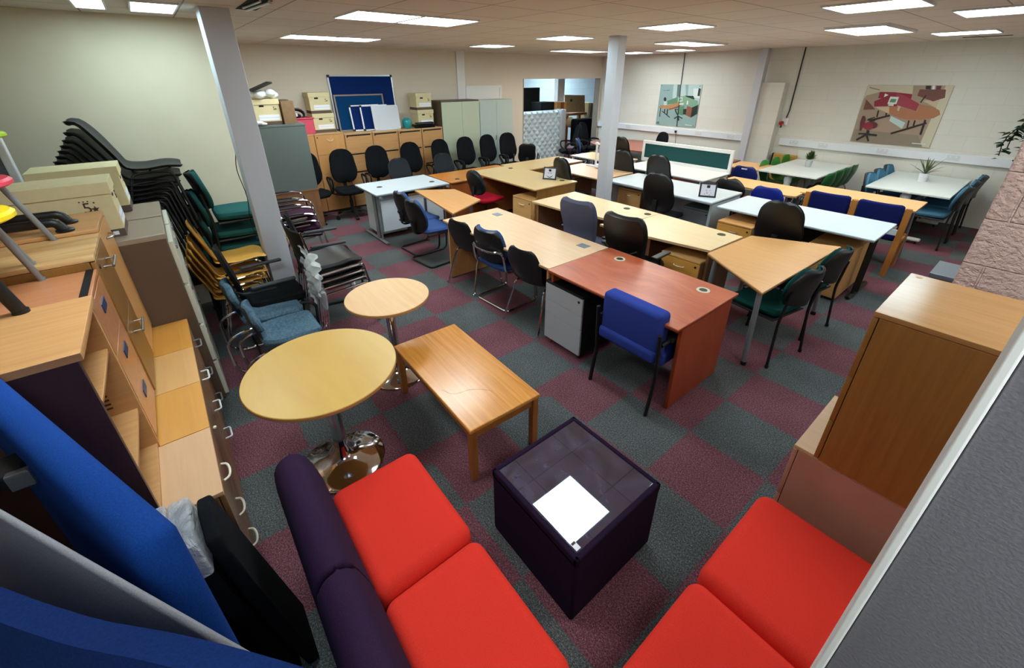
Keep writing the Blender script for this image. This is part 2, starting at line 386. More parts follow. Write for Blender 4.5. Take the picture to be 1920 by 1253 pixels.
def op_chair(name='operator_chair', fab='fab_black', seatfab=None, bw=.44, bh=.55, topw=.34, zb=.56, arms='loop', zseat=.47, baseoff=0, shellback=False, lean=.06, yb=-.21):
    def make():
        t = thing(name, 'x', 'office chair'); star_base(t)
        m = MB(); m.cyl((0, 0, .13), (0, 0, .3), .027, None, 14).cyl((0, 0, .28), (0, 0, zseat-.06), .016, None, 12); obj('gas_lift', m, 'black_plastic', t)
        m = MB(); m.box((-.11, -.12, zseat-.075), (.11, .1, zseat-.045), .01); m.cyl((.1, .02, zseat-.06), (.24, .04, zseat-.07), .006, None, 8); obj('mechanism', m, 'black_plastic', t)
        m = MB(); m.pad([(-.21, zseat-.005), (-.05, zseat-.01), (.12, zseat), (.235, zseat-.03)], [(0, .42), (.6, .47), (1, .44)], .075, .09, .045, .012); obj('seat', m, seatfab or fab, t)
        m = MB()
        y0 = yb
        prof = [(y0-lean, zb+bh), (y0-lean*.55+.01, zb+bh*.6), (y0+.025, zb+bh*.25), (y0, zb)]
        m.pad(prof, [(0, topw), (.35, bw*.93), (.65, bw), (1, bw*.82)], .06, .13, .035, .035); bk = obj('backrest', m, fab, t)
        if shellback:
            m = MB(); m.pad([(p[0]-.03, p[1]) for p in prof], [(0, topw*.97), (.35, bw*.9), (.65, bw*.97), (1, bw*.78)], .02, .12, .01, .035); obj('back_shell', m, 'black_plastic', t)
        m = MB(); m.tube([(0, -.1, zseat-.06), (0, y0-.04, zseat-.055), (0, y0-.055, zseat+.05), (0, y0-.04, zb+bh*.35)], .02, .05, flat=(.03, .009)); obj('back_support', m, 'black_plastic', t)
        if arms == 'loop':
            for sx in (-1, 1):
                m = MB(); x = sx*.27
                m.tube([(sx*.2, .02, zseat-.05), (x, .02, zseat-.04), (x, .0, zseat+.06), (x, -.14, zseat+.2), (x, .0, zseat+.225), (x, .16, zseat+.21), (x, .15, zseat+.08), (x, .02, zseat-.03)], .014, .05, flat=(.02, .012)); obj('armrest', m, 'black_plastic', t)
        return t
    return Proto(make)
def high_chair(name, fab, mat2=None, band=False):
    def make():
        t = thing(name, 'x', 'office chair'); star_base(t, r=.3)
        m = MB(); m.cyl((0, 0, .13), (0, 0, .42), .026, None, 14); obj('gas_lift', m, 'black_plastic', t)
        m = MB(); m.pad([(-.23, .48), (0, .475), (.24, .46)], .49, .09, .09, .045, .012); obj('seat', m, fab, t)
        m = MB(); prof = [(-.3, 1.04), (-.25, .85), (-.215, .66), (-.24, .5)]
        m.pad(prof, [(0, .46), (.3, .49), (.7, .44), (1, .4)], .07, .09, .03, .03); obj('backrest', m, fab, t)
        if band:
            m = MB(); m.tube([(-.19, -.275, .72), (-.1, -.285, .665), (.0, -.29, .655), (.1, -.285, .665), (.19, -.275, .72)], .012, flat=(.004, .012)); obj('back_trim', m, 'black_plastic', t)
        m = MB(); m.tube([(0, -.1, .41), (0, -.27, .42), (0, -.29, .6)], .02, .05, flat=(.04, .01)); obj('back_support', m, 'black_plastic', t)
        for sx in (-1, 1):
            m = MB(); m.tube([(sx*.2, .0, .43), (sx*.29, .0, .44), (sx*.29, -.02, .64)], .014, .03); m.box((sx*.29-.035, -.14, .64), (sx*.29+.035, .12, .665), .012); obj('armrest', m, 'black_plastic', t)
        return t
    return Proto(make)
def cant_task():   # plastic operator back on black cantilever sled
    t = thing('cantilever_chair', 'x', 'chair')
    m = MB()
    m.tube([(.2, -.2, .42), (.21, .2, .42), (.23, .27, .4), (.24, .25, .02), (.24, -.22, .016), (-.24, -.22, .016), (-.24, .25, .02), (-.23, .27, .4), (-.21, .2, .42), (-.2, -.2, .42)], .0125, .07); obj('sled_frame', m, 'black_plastic', t)
    m = MB(); m.pad([(-.22, .46), (0, .455), (.23, .44)], [(0, .4), (.6, .46), (1, .42)], .06, .09, .04, .01); obj('seat', m, 'fab_blue', t)
    prof = [(-.3, .86), (-.26, .7), (-.23, .56), (-.24, .45)]
    m = MB(); m.pad([(p[0]+.018, p[1]) for p in prof], [(0, .3), (.5, .4), (1, .3)], .04, .1, .02, .04); obj('backrest', m, 'fab_blue', t)
    m = MB(); m.pad([(p[0]-.012, p[1]) for p in prof], [(0, .32), (.5, .42), (1, .33)], .024, .1, .012, .04); obj('back_shell', m, 'black_plastic', t)
    m = MB(); m.tube([(0, -.1, .42), (0, -.27, .42), (0, -.285, .6)], .02, .05, flat=(.035, .009)); m.cyl((0, -.31, .6), (0, -.28, .6), .02, None, 12); obj('back_support', m, 'black_plastic', t)
    return t
def poly_chair(shell='black_plastic', leg='chrome', name='shell_chair', cat='chair', slot=True, hook=False):
    def make():
        t = thing(name, 'x', cat)
        m = MB(); m.pad(([(-.385, .80), (-.33, .80), (-.265, .70)] if hook else [(-.25, .82), (-.235, .7)])+[(-.2, .56), (-.15, .46), (-.03, .435), (.12, .445), (.22, .43)], [(0, .34), (.2, .44), (.42, .38), (.62, .43), (1, .4)], .018 if hook else .012, .06, .012, .03, nv=28); sh_ = obj('shell', m, shell, t)
        if False: m.pad([(-.25, .82), (-.235, .7), (-.2, .56), (-.15, .46), (-.03, .435), (.12, .445), (.22, .43)], [(0, .34), (.2, .44), (.42, .38), (.62, .43), (1, .4)], .012, .06, .012, .03, nv=26); sh_ = obj('shell', m, shell, t)
        if slot:
            m = MB(); m.box((-.05, -.254, .765), (.05, -.236, .79), .008); obj('grip_slot', m, 'label_white' if shell != 'plastic_blue' else 'label_white', t)
        for sx in (-1, 1):
            m = MB(); m.tube([(sx*.16, -.0, .425), (sx*.185, -.12, .42), (sx*.235, -.24, .01)], .010, .04); m.cyl((sx*.235, -.24, 0), (sx*.235, -.24, .02), .013); obj('leg', m, leg, t)
            m = MB(); m.tube([(sx*.16, 0, .425), (sx*.185, .14, .42), (sx*.22, .2, .01)], .010, .04); m.cyl((sx*.22, .2, 0), (sx*.22, .2, .02), .013); obj('leg', m, leg, t)
        m = MB(); m.tube([(-.16, 0, .42), (.16, 0, .42)], .009); obj('seat_bar', m, leg, t)
        return t
    return Proto(make)
def stacking(fab, back='oval', frame='black_plastic', name='visitor_chair', bmat='black_plastic'):
    def make():
        t = thing(name, 'x', 'chair')
        m = MB(); m.pad([(-.21, .455), (0, .45), (.23, .44)], [(0, .42), (.6, .47), (1, .44)], .065, .07, .035, .01); obj('seat', m, fab, t)
        m = MB(); m.box((-.2, -.2, .395), (.2, .2, .42), .01); obj('seat_pan', m, 'black_plastic', t)
        prof = [(-.32, .86), (-.285, .73), (-.265, .62), (-.27, .53)]
        m = MB(); m.pad([(p[0]+.012, p[1]) for p in prof], [(0, .34), (.5, .46), (1, .36)], .04, .11, .022, .05); obj('backrest', m, fab, t)
        m = MB(); m.pad([(p[0]-.014, p[1]) for p in prof], [(0, .34), (.5, .47), (1, .36)], .022, .11, .012, .05); obj('back_shell', m, bmat, t)
        for sx in (-1, 1):
            m = MB(); m.tube([(sx*.2, -.27, .7), (sx*.205, -.24, .42), (sx*.24, -.27, .01)], .0115, .05); m.cyl((sx*.24, -.27, 0), (sx*.24, -.27, .03), .015); obj('leg', m, frame, t)
            m = MB(); m.tube([(sx*.205, -.2, .41), (sx*.215, .2, .41), (sx*.235, .235, .01)], .0115, .05); m.cyl((sx*.235, .235, 0), (sx*.235, .235, .03), .015); obj('leg', m, frame, t)
        return t
    return Proto(make)
def ply_chair():
    t = thing('plywood_chair', 'x', 'chair')
    m = MB(); m.pad([(-.2, .44), (0, .432), (.13, .44), (.2, .42)], [(0, .3), (.4, .38), (1, .37)], .012, .05, .012, .01); obj('seat', m, 'plywood', t)
    m = MB(); m.pad([(-.3, .81), (-.29, .76), (-.245, .62), (-.21, .5), (-.17, .443), (-.12, .437)], [(0, .36), (.35, .36), (.6, .2), (1, .24)], .012, .045, .012, .02, nv=22); obj('backrest', m, 'plywood_back', t)
    for sx in (-1, 1):
        m = MB(); m.tube([(sx*.13, .08, .42), (sx*.17, -.12, .42), (sx*.21, -.2, .01)], .010, .04); obj('leg', m, 'chrome', t)
        m = MB(); m.tube([(sx*.13, -.05, .42), (sx*.17, .13, .42), (sx*.2, .2, .01)], .010, .04); obj('leg', m, 'chrome', t)
    return t
def wood_arm_chair():   # timber side frames, navy pads
    t = thing('timber_frame_chair', 'x', 'chair')
    for sx in (-1, 1):
        m = MB(); x = sx*.255
        m.prism([(-.27, 0), (-.21, 0), (-.165, .44), (-.2, .83), (-.24, .83), (-.225, .44)], x-.028, x+.028, .003, 'x'); obj('rear_post', m, 'chair_wood', t)
        m = MB(); m.prism([(.19, 0), (.235, 0), (.215, .44), (.17, .44)], x-.013, x+.013, .003, 'x'); obj('front_leg', m, 'chair_wood', t)
        m = MB(); m.box((x-.012, -.2, .37), (x+.012, .19, .42), .004); obj('side_rail', m, 'chair_wood', t)
    m = MB(); m.pad([(-.19, .45), (0, .445), (.21, .44)], .47, .07, .04, .03, 0); obj('seat', m, 'fab_navy', t)
    m = MB(); m.pad([(-.265, .86), (-.245, .72), (-.23, .6)], .44, .05, .035, .02, .02); obj('backrest', m, 'fab_navy', t)
    m = MB(); m.box((-.24, -.22, .5), (.24, -.2, .57), .004); obj('lumbar_rail', m, 'white_lam', t)
    return t
def blue_arm():   # low square reception chair
    t = thing('reception_armchair', 'x', 'armchair')
    m = MB(); m.box((-.245, -.3, .42), (.245, -.17, .80), .035, 4); m.box((-.245, -.32, .42), (.245, -.2, .52), .03, 4); obj('backrest', m, 'fab_royal', t)
    m = MB(); m.box((-.245, -.2, .34), (.245, .28, .46), .035, 4); obj('seat', m, 'fab_royal', t)
    for sx in (-1, 1):
        m = MB(); m.tube([(sx*.262, -.31, .67), (sx*.262, -.285, .3), (sx*.262, -.33, .0)], .013, .05, seg=8, flat=(.013, .017)); obj('leg', m, 'black_plastic', t)
        m = MB(); m.tube([(sx*.262, .22, .58), (sx*.262, .25, .0)], .013, seg=8); obj('leg', m, 'black_plastic', t)
        m = MB(); m.box((sx*.262-.03, -.2, .57), (sx*.262+.03, .26, .61), .015); m.cyl((sx*.262, -.28, .58), (sx*.262, -.18, .585), .016); obj('armrest', m, 'black_plastic', t)
    return t
def band_chair():   # blue rimmed back with chrome band on a chrome sled
    t = thing('cantilever_chair', 'x', 'chair')
    m = MB(); m.tube([(.23, -.24, .68), (.235, -.2, .45), (.235, .2, .43), (.245, .24, .02), (.245, -.2, .016), (-.245, -.2, .016), (-.245, .24, .02), (-.235, .2, .43), (-.235, -.2, .45), (-.23, -.24, .68), (-.1, -.3, .66), (.1, -.3, .66)], .0125, .06, closed=True); obj('sled_frame', m, 'chrome', t)
    m = MB(); m.pad([(-.21, .47), (0, .46), (.22, .45)], .45, .06, .07, .035, .01); obj('seat', m, 'fab_blue', t)
    prof = [(-.285, .87), (-.265, .75), (-.245, .62), (-.25, .55)]
    m = MB(); m.pad([(p[0]+.016, p[1]) for p in prof], [(0, .4), (.5, .47), (1, .42)], .036, .07, .02, .05); obj('backrest', m, 'fab_blue', t)
    m = MB(); m.pad([(p[0]-.01, p[1]-.006) for p in prof], [(0, .39), (.5, .465), (1, .42)], .022, .07, .012, .05); obj('back_shell', m, 'black_plastic', t)
    return t
def velvet_chair():
    t = thing('velvet_cantilever_chair', 'x', 'chair')
    m = MB(); m.tube([(.2, .2, .41), (.205, -.26, .41), (.21, -.38, .36), (.215, -.37, .1), (.215, -.28, .016), (.215, .22, .016), (-.215, .22, .016), (-.215, -.28, .016), (-.215, -.37, .1), (-.21, -.38, .36), (-.205, -.26, .41), (-.2, .2, .41)], .0125, .08); obj('sled_frame', m, 'chrome', t)
    m = MB(); m.pad([(-.275, .79), (-.265, .70), (-.24, .59), (-.215, .52)], [(0, .33), (.35, .42), (.7, .36), (1, .2)], .05, .1, .028, .03, nv=18); obj('backrest', m, 'velvet_blue', t)
    m = MB(); m.pad([(-.298, .785), (-.288, .70), (-.262, .59), (-.235, .5), (-.19, .43), (-.05, .415)], [(0, .3), (.25, .39), (.5, .3), (.65, .16), (1, .2)], .012, .08, .008, .02, nv=24); obj('back_shell', m, 'black_plastic', t)
    m = MB(); m.pad([(-.235, .475), (-.12, .46), (.05, .462), (.23, .448)], [(0, .36), (.4, .46), (1, .45)], .06, .06, .03, .006); obj('seat', m, 'velvet_blue', t)
    return t
def mesh_arm_chair():
    t = thing('mesh_meeting_chair', 'x', 'chair')
    m = MB(); m.tube([(.2, -.2, .42), (.23, .2, .42), (.25, .27, .38), (.25, .24, .02), (.25, -.24, .016), (-.25, -.24, .016), (-.25, .24, .02), (-.25, .27, .38), (-.23, .2, .42), (-.2, -.2, .42)], .0125, .06); obj('sled_frame', m, 'black_plastic', t)
    for sx in (-1, 1):
        m = MB(); m.tube([(sx*.2, -.29, .66), (sx*.265, -.24, .645), (sx*.262, .0, .635)], .011, .04); obj('arm_bracket', m, 'black_plastic', t)
    m = MB(); m.pad([(-.21, .47), (0, .465), (.23, .45)], [(0, .42), (.6, .46), (1, .44)], .07, .09, .04, .01); obj('seat', m, 'fab_black', t)
    m = MB(); m.pad([(-.33, .98), (-.3, .83), (-.26, .65), (-.24, .5)], [(0, .34), (.4, .42), (1, .4)], .02, .07, .01, .03); obj('backrest', m, 'black_matte', t)
    for sx in (-1, 1):
        m = MB(); m.box((sx*.255-.025, -.18, .665), (sx*.255+.025, .16, .69), .012); obj('armrest', m, 'grey_plastic', t)
    return t
def stack_leather_chair(wrapped):   # chrome frame, black vinyl seat, arms; some wrapped in film
    def make():
        t = thing('wrapped_meeting_chair' if wrapped else 'meeting_chair', 'x', 'chair')
        for sx in (-1, 1):
            m = MB(); m.tube([(sx*.24, -.26, .85), (sx*.25, -.2, .44), (sx*.26, -.25, .0)], .0115, .05); obj('leg', m, 'chrome', t)
            m = MB(); m.tube([(sx*.25, -.2, .43), (sx*.255, .22, .44), (sx*.265, .26, .0)], .0115, .05); obj('leg', m, 'chrome', t)
            if wrapped:
                m = MB(); m.tube([(sx*.262, .245, .28), (sx*.265, .26, .03)], .02); obj('leg_wrap', m, 'wrap_white', t)
        m = MB(); m.pad([(-.2, .47), (0, .465), (.13, .475), (.24, .45)], .47, .05, .05, .03, .012); obj('seat', m, 'vinyl', t)
        m = MB(); m.pad([(-.29, .84), (-.27, .72), (-.25, .6)], .44, .02, .05, .01, .03); obj('backrest', m, 'black_matte', t)
        return t
    return Proto(make)
def arm_stack_chair(fab):   # chrome arms bending into the front legs
    def make():
        t = thing('conference_chair', 'x', 'chair')
        for sx in (-1, 1):
            m = MB(); m.tube([(sx*.25, -.27, .82), (sx*.255, -.22, .64), (sx*.255, .1, .65), (sx*.26, .2, .62), (sx*.27, .3, .0)], .012, .08); obj('arm_leg', m, 'chrome', t)
            m = MB(); m.box((sx*.256-.016, -.18, .652), (sx*.256+.016, .06, .672), .008); obj('armrest', m, 'black_plastic', t)
            m = MB(); m.tube([(sx*.245, .12, .43), (sx*.25, -.18, .42), (sx*.26, -.26, .0)], .012, .05); obj('leg', m, 'chrome', t)
        m = MB(); m.pad([(-.2, .46), (0, .455), (.23, .44)], .46, .055, .06, .03, .01); obj('seat', m, fab, t)
        m = MB(); m.pad([(-.3, .83), (-.28, .72), (-.26, .58)], .45, .035, .06, .02, .03); obj('backrest', m, fab, t)
        return t
    return Proto(make)

# ------------------------------------------------------------------ tables and storage
def desk(name, label, poly, z=.73, th=.025, top='beech', edge=None, legs=(), legkind='panel', legmat='beech', modesty=None, mmat=None, grom=(), gkind='round', group=None, cat='desk', rz=0., c=None, gm='hole_dark', leg_th=.025, inset=.0):
    """poly: tabletop outline in room coordinates; legs: list of (x0,y0,x1,y1) footprints"""
    cx = sum(p[0] for p in poly)/len(poly); cy = sum(p[1] for p in poly)/len(poly)
    t = thing(name, label, cat, (cx, cy, 0), 0, group)
    m = MB(); m.prism(poly, z-th, z, .0025); obj('tabletop', m, top, t, True)
    if edge:
        m = MB(); m.prism([(cx+(p[0]-cx)*1.001, cy+(p[1]-cy)*1.001) for p in poly], z-th+.003, z-.004); obj('edge_band', m, edge, t, True)
    for L in legs:
        m = MB(); k = L[0] if isinstance(L[0], str) else legkind; L = L[1:] if isinstance(L[0], str) else L
        if k == 'panel': m.box((L[0], L[1], .01), (L[2], L[3], z-th), .002)
        elif k == 'post': m.cyl((L[2], L[3], 0), (L[0], L[1], z-th), L[4] if len(L) > 4 else .02, None, 14)
        elif k == 'sqpost': m.box((L[0]-.02, L[1]-.02, 0), (L[0]+.02, L[1]+.02, z-th), .004)
        elif k == 'cant':     # foot along (x0,y0)-(x1,y1), upright near one end
            a = Vector((L[0], L[1], 0)); b_ = Vector((L[2], L[3], 0)); mid = a.lerp(b_, .62); mm_ = a.lerp(b_, .78)
            m.tube([a+Vector((0, 0, .02)), b_+Vector((0, 0, .02))], .02, seg=4, flat=(.026, .018))
            m.tube([mid+Vector((0, 0, .03)), mid+Vector((0, 0, z-th-.03))], .02, seg=4, flat=(.03, .03)); m.tube([mm_+Vector((0, 0, .03)), mm_+Vector((0, 0, z-th-.03))], .02, seg=4, flat=(.014, .014))
            m.tube([a.lerp(b_, .05)+Vector((0, 0, z-th-.02)), a.lerp(b_, .97)+Vector((0, 0, z-th-.02))], .02, seg=4, flat=(.026, .018))
        obj('leg', m, legmat, t, True)
    if modesty:
        x0, y0, x1, y1, z0, z1 = modesty; m = MB(); m.box((x0, y0, z0), (x1, y1, z1), .002); obj('modesty_panel', m, mmat or legmat, t, True)
    for g in grom:
        m = MB()
        if gkind == 'round':
            k_ = 1.18 if gm == 'hole_cream' else 1.; m.lathe([(.0, .0008), (.026*k_, .0008), (.027*k_, .003), (.04*k_, .003), (.042*k_, .0), (.042*k_, -.002)], (g[0], g[1], z), 28)
            o = obj('cable_grommet', m, gm, t, True)
            if gm == 'hole_cream':
                m = MB(); m.cyl((g[0], g[1], z-.001), (g[0], g[1], z+.0015), .03, None, 20); obj('hole', m, 'hole_dark', o, True)
        else:
            m = MB(); m.box((g[0]-.055, g[1]-.045, z-.001), (g[0]+.055, g[1]+.045, z+.003), .002); obj('power_module', m, 'silver_port', t, True)
    return t
def rect(x0, x1, y0, y1): return [(x0, y0), (x1, y0), (x1, y1), (x0, y1)]
def handle_bow(m, a, b_, out, r=.005, k=.5):
    a = Vector(a); b_ = Vector(b_); o = Vector(out); m.tube(smooth_path([a, a+o*.75+(b_-a)*.14, (a+b_)/2+o, b_-(b_-a)*.14+o*.75, b_], 4), r, seg=8)
def pedestal(name, label, x0, x1, y0, y1, h, body, front, topm, splits, face='-y', handle='bow', hm='bone_handle', side=None, cat='pedestal', group=None, z0=0., castors=True, lock=True, plinth=.03, gap='black_plastic'):
    cx, cy = (x0+x1)/2, (y0+y1)/2; t = thing(name, label, cat, (cx, cy, z0), 0, group)
    zb = .05 if castors else plinth; ft = .018
    lo = [x0, y0]; hi = [x1, y1]
    ax = 0 if face[1] == 'x' else 1; sg = 1 if face[0] == '+' else -1
    if sg < 0: lo[ax] += ft+.003
    else: hi[ax] -= ft+.003
    m = MB(); m.box((lo[0], lo[1], z0+zb), (hi[0], hi[1], z0+h-.022), .002); body_o = obj('body', m, body, t, True)
    m = MB(); m.box((x0, y0, z0+h-.02), (x1, y1, z0+h), .002); obj('top', m, topm, t, True)
    n = len(splits)-1; f = (y0 if sg < 0 else y1) if ax == 1 else (x0 if sg < 0 else x1)
    for i in range(n):
        a = z0+zb+(h-.024-zb)*splits[i]+.002; b_ = z0+zb+(h-.024-zb)*splits[i+1]-.002; m = MB()
        if ax == 1: m.box((x0+.002, min(f, f-sg*ft), a), (x1-.002, max(f, f-sg*ft), b_), .002)
        else: m.box((min(f, f-sg*ft), y0+.002, a), (max(f, f-sg*ft), y1-.002, b_), .002)
        d = obj('drawer_front', m, front, t, True)
        if handle:
            m = MB(); zc = b_-min(.07, (b_-a)*.4); w = .055
            def P(u, v, zz): return (cx+u, f+sg*v, zz) if ax == 1 else (f+sg*v, cy+u, zz)
            if handle == 'bow': handle_bow(m, P(-w, 0, zc), P(w, 0, zc), (0, sg*.028, 0) if ax == 1 else (sg*.028, 0, 0))
            elif handle == 'bowdrop': handle_bow(m, P(-w, 0, zc), P(w, 0, zc), ((0, sg*.03, -.012) if ax == 1 else (sg*.03, 0, -.012)), .0045)
            elif handle == 'dee': m.tube([P(-.05, 0, zc), P(-.05, .035, zc), P(.05, .035, zc), P(.05, 0, zc)], .005, .015)
            elif handle == 'bar':
                m.cyl(P(-.08, .035, zc), P(.08, .035, zc), .006); m.cyl(P(-.065, 0, zc), P(-.065, .035, zc), .004); m.cyl(P(.065, 0, zc), P(.065, .035, zc), .004)
            elif handle == 'recess': a_, b2 = P(-.05, -.001, zc-.02), P(.05, .004, zc+.02); m.box([min(p, q) for p, q in zip(a_, b2)], [max(p, q) for p, q in zip(a_, b2)], .001)
            elif handle == 'slot': a_, b2 = P(-(x1-x0 if ax == 1 else y1-y0)/2+.03, -.001, b_-.026), P((x1-x0 if ax == 1 else y1-y0)/2-.03, .003, b_-.004); m.box([min(p, q) for p, q in zip(a_, b2)], [max(p, q) for p, q in zip(a_, b2)], .001)
            elif handle == 'cup': m.tube(smooth_path([P(-.045, .004, zc), P(-.035, .02, zc-.02), P(0, .024, zc-.03), P(.035, .02, zc-.02), P(.045, .004, zc)], 4), .005, seg=6)
            elif handle == 'knob': m.ball(P(.1, .008, zc), .009)
            obj('handle', m, hm, d, True)
        if lock and i == n-1:
            m = MB(); hw = ((x1-x0) if ax == 1 else (y1-y0))/2-.04
            q = (cx+hw, f, b_-.035) if ax == 1 else (f, cy-hw, b_-.035); q2 = (q[0], q[1]+sg*.004, q[2]) if ax == 1 else (q[0]+sg*.004, q[1], q[2])
            m.cyl(q, q2, .011, None, 12); obj('lock', m, 'black_plastic', t, True)
    if castors:
        for px in (x0+.04, x1-.04):
            for py in (y0+.05, y1-.05):
                m = MB(); m.cyl((px-.012, py, z0+.022), (px+.012, py, z0+.022), .022, None, 12); m.cyl((px, py, z0+.022), (px, py, z0+zb), .008, None, 8); obj('castor', m, 'black_plastic', t, True)
    return t
def archive_box(name, label, x0, x1, y0, y1, z0, z1, face, group=None, marks=True, lid=.07, side='cardboard'):
    """face: '+x' or '+y' end that carries the hand hole and the label"""
    cx, cy = (x0+x1)/2, (y0+y1)/2; t = thing(name, label, 'box', (cx, cy, z0), 0, group)
    e = .009
    m = MB(); m.box((x0+e, y0+e, z0+.03), (x1-e, y1-e, z1-.004)); obj('carton', m, side, t, True)
    m = MB(); m.box((x0+e-.001, y0+e-.001, z0), (x1-e+.001, y1-e+.001, z0+.045)); obj('base_band', m, 'box_base', t, True)
    m = MB(); m.box((x0, y0, z1-lid), (x1, y1, z1), .003); obj('lid', m, 'cardboard', t, True)
    w = (y1-y0) if face == '+x' else (x1-x0)
    if face == '+x':
        def P(u, zz, d=0): return (x1-e+.0012+d, cy+u, zz)
    else:
        def P(u, zz, d=0): return (cx-u, y1-e+.0012+d, zz)
    def plate(nm, u0, u1, a, b_, mt, d=.001):
        p, q = P(u0, a, -.001), P(u1, b_, d); m = MB(); m.box([min(i, j) for i, j in zip(p, q)], [max(i, j) for i, j in zip(p, q)]); obj(nm, m, mt, t, True)
    H = z1-lid-z0
    plate('hand_hole', -.03-w*.14, .03-w*.14, z1-lid-.03, z1-lid-.006, 'black_matte')
    plate('write_on_label', -w*.3, w*.42, z0+.06, z0+.06+H*.28, 'label_white'); 
    m = MB(); p, q = P(-w*.28, z0+.06+H*.135, .0012), P(w*.4, z0+.06+H*.142, .0016); m.box([min(i, j) for i, j in zip(p, q)], [max(i, j) for i, j in zip(p, q)]); obj('label_rule', m, 'print_brown', t, True)
    s = .06; m = MB(); p = P(w*.28, z1-lid-.055, .0012)
    M = Matrix.Translation(p) @ (Matrix(((0, 0, 1, 0), (1, 0, 0, 0), (0, 1, 0, 0), (0, 0, 0, 1))) if face == '+x' else Matrix(((-1, 0, 0, 0), (0, 0, 1, 0), (0, 1, 0, 0), (0, 0, 0, 1))))
    logo(m, M, s); obj('printed_logo', m, 'print_brown', t, True)
    return t
def star(m, M, cx, cy, r, ext=.0008):
    pts = [(cx+(r if k % 2 == 0 else r*.42)*math.sin(PI*k/5), cy+(r if k % 2 == 0 else r*.42)*math.cos(PI*k/5)) for k in range(10)]
    T0 = m.T; m.T = M; m.prism(pts, -ext, ext); m.T = T0
def logo(m, M, s):
    m.text('5', s, M); star(m, M, s*.38, -s*.1, s*.24)
    for a in (.15, .3, .45): star(m, M, s*(a-.35)*1.4, s*.48, s*.07)
    star(m, M, s*.42, s*.35, s*.08)
# ================================================================== THE ROOM
H = 2.68
m = MB(); m.box((-11.2, -5.2, -.05), (3.4, 12.5, 0)); struct('floor', m, 'carpet')
m = MB(); m.box((-11.2, -5.2, H), (3.4, 12.5, H+.05)); struct('ceiling', m, 'ceiling_tile')
m = MB(); m.box((-7.55, -1.79, 0), (-7.4, 4.73, H)); m.box((-7.55, 4.73, 2.16), (-7.4, 7.415, H)); m.box((-7.55, 7.415, 0), (-7.4, 7.6, H)); struct('wall_back', m, 'paint_block_back')
m = MB(); m.box((-7.4, 7.47, 0), (3.4, 7.6, H)); struct('wall_right', m, 'paint_block')
m = MB(); m.box((-4.45, -5.2, 0), (-4.3, -1.64, H)); m.box((-7.4, -1.79, 0), (-4.45, -1.64, H)); struct('wall_left', m, 'cream_wall')
m = MB(); m.box((-4.3, -5.2, 0), (3.4, -5.05, H)); struct('wall_near', m, 'cream_wall')
m = MB(); m.box((3.25, -5.05, 0), (3.4, 7.47, H)); struct('wall_side', m, 'cream_wall')
m = MB(); m.box((.82, .7, 0), (3.25, .92, H), .008); struct('wall_partition', m, 'pink_block')
m = MB(); m.box((-11.2, 2.0, 0), (-11.05, 12.4, H)); m.box((-11.05, 2., 0), (-7.55, 2.1, H)); m.box((-11.05, 12.3, 0), (-7.55, 12.45, H)); struct('wall_store', m, 'store_block')
m = MB(); m.box((-9.1, 7.38, 0), (-8.95, 7.66, H), .004); struct('trim_1', m, 'white_paint')       # boxed pipe of the store room
m = MB(); m.box((-7.4, 2.9, 0), (-7.36, 3.09, H), .002); struct('trim_2', m, 'white_paint')
m = MB(); m.box((-7.56, 4.715, 0), (-7.392, 4.735, 2.165)); m.box((-7.56, 7.405, 0), (-7.392, 7.425, 2.165)); struct('trim_3', m, 'jamb')
m = MB(); m.box((-3.13, 7.28, 0), (-2.72, 7.47, 2.09), .004); struct('trim_4', m, 'paint_block')
m = MB(); m.box((-7.385, 3.16, 0), (-7.375, 4.0, 1.985)); d = struct('door_1', m, 'white_paint')
m = MB(); m.box((-7.4, 3.1, 0), (-7.365, 3.16, 2.035), .003); m.box((-7.4, 4.0, 0), (-7.365, 4.06, 2.035), .003); m.box((-7.4, 3.16, 1.985), (-7.365, 4.0, 2.035), .003)
o = struct('door_frame', m, 'white_paint'); del o['kind']; o.parent = d
def hcol(name, label, x0, x1, y0, y1, web):
    t = thing(name, label, 'column', ((x0+x1)/2, (y0+y1)/2, 0))
    m = MB(); m.box((x0, y0, 0), (x1, y1, H), .004); obj('casing', m, 'column_paint', t, True); return t
hcol('support_column', 'white boxed column rising at the left beside the stacked green and yellow chairs', -3.62, -3.40, -1.80, -1.60, 0)
hcol('support_column', 'white boxed column in the middle of the room between the desks', -3.26, -3.09, 2.70, 2.86, 0)
hcol('support_column', 'white steel column standing against the right wall between the two posters', -3.27, -3.13, 7.2, 7.34, 0)
for x0, x1, nm in ((-7.36, -3.28, 'white cable trunking on the right wall left of the steel column'), (-2.62, 3.2, 'white cable trunking on the right wall under the red furniture poster')):
    t = thing('dado_trunking', nm, 'trunking', (x0, 7.44, .95), 0, 'dado trunking on the right wall')
    m = MB(); m.box((x0, 7.415, .955), (x1, 7.47, 1.085), .006); obj('trunking_cover', m, 'trunking', t, True)
    xs = (-7.0, -6.3, -4.35, -3.6) if x0 < -5 else (-2.35, -1.85, -.95, -.05)
    for x in xs:
        m = MB(); m.box((x-.075, 7.41, .985), (x+.075, 7.416, 1.065), .002); k = obj('socket_plate', m, 'socket', t, True)
        m = MB()
        for q in (-.035, .035): m.box((x+q-.008, 7.407, 1.035), (x+q+.008, 7.411, 1.05)); 
        obj('switch', m, 'label_white', k, True)
o_ = [q for q in bpy.data.objects if q.name.startswith('support_column')][0]
m = MB(); m.tube(smooth_path([(-3.63, -1.79, 1.62), (-3.635, -1.82, 1.45), (-3.63, -1.80, 1.2), (-3.64, -1.83, .95), (-3.63, -1.79, .8)], 4), .004, seg=6); obj('cable', m, 'black_plastic', o_, True)
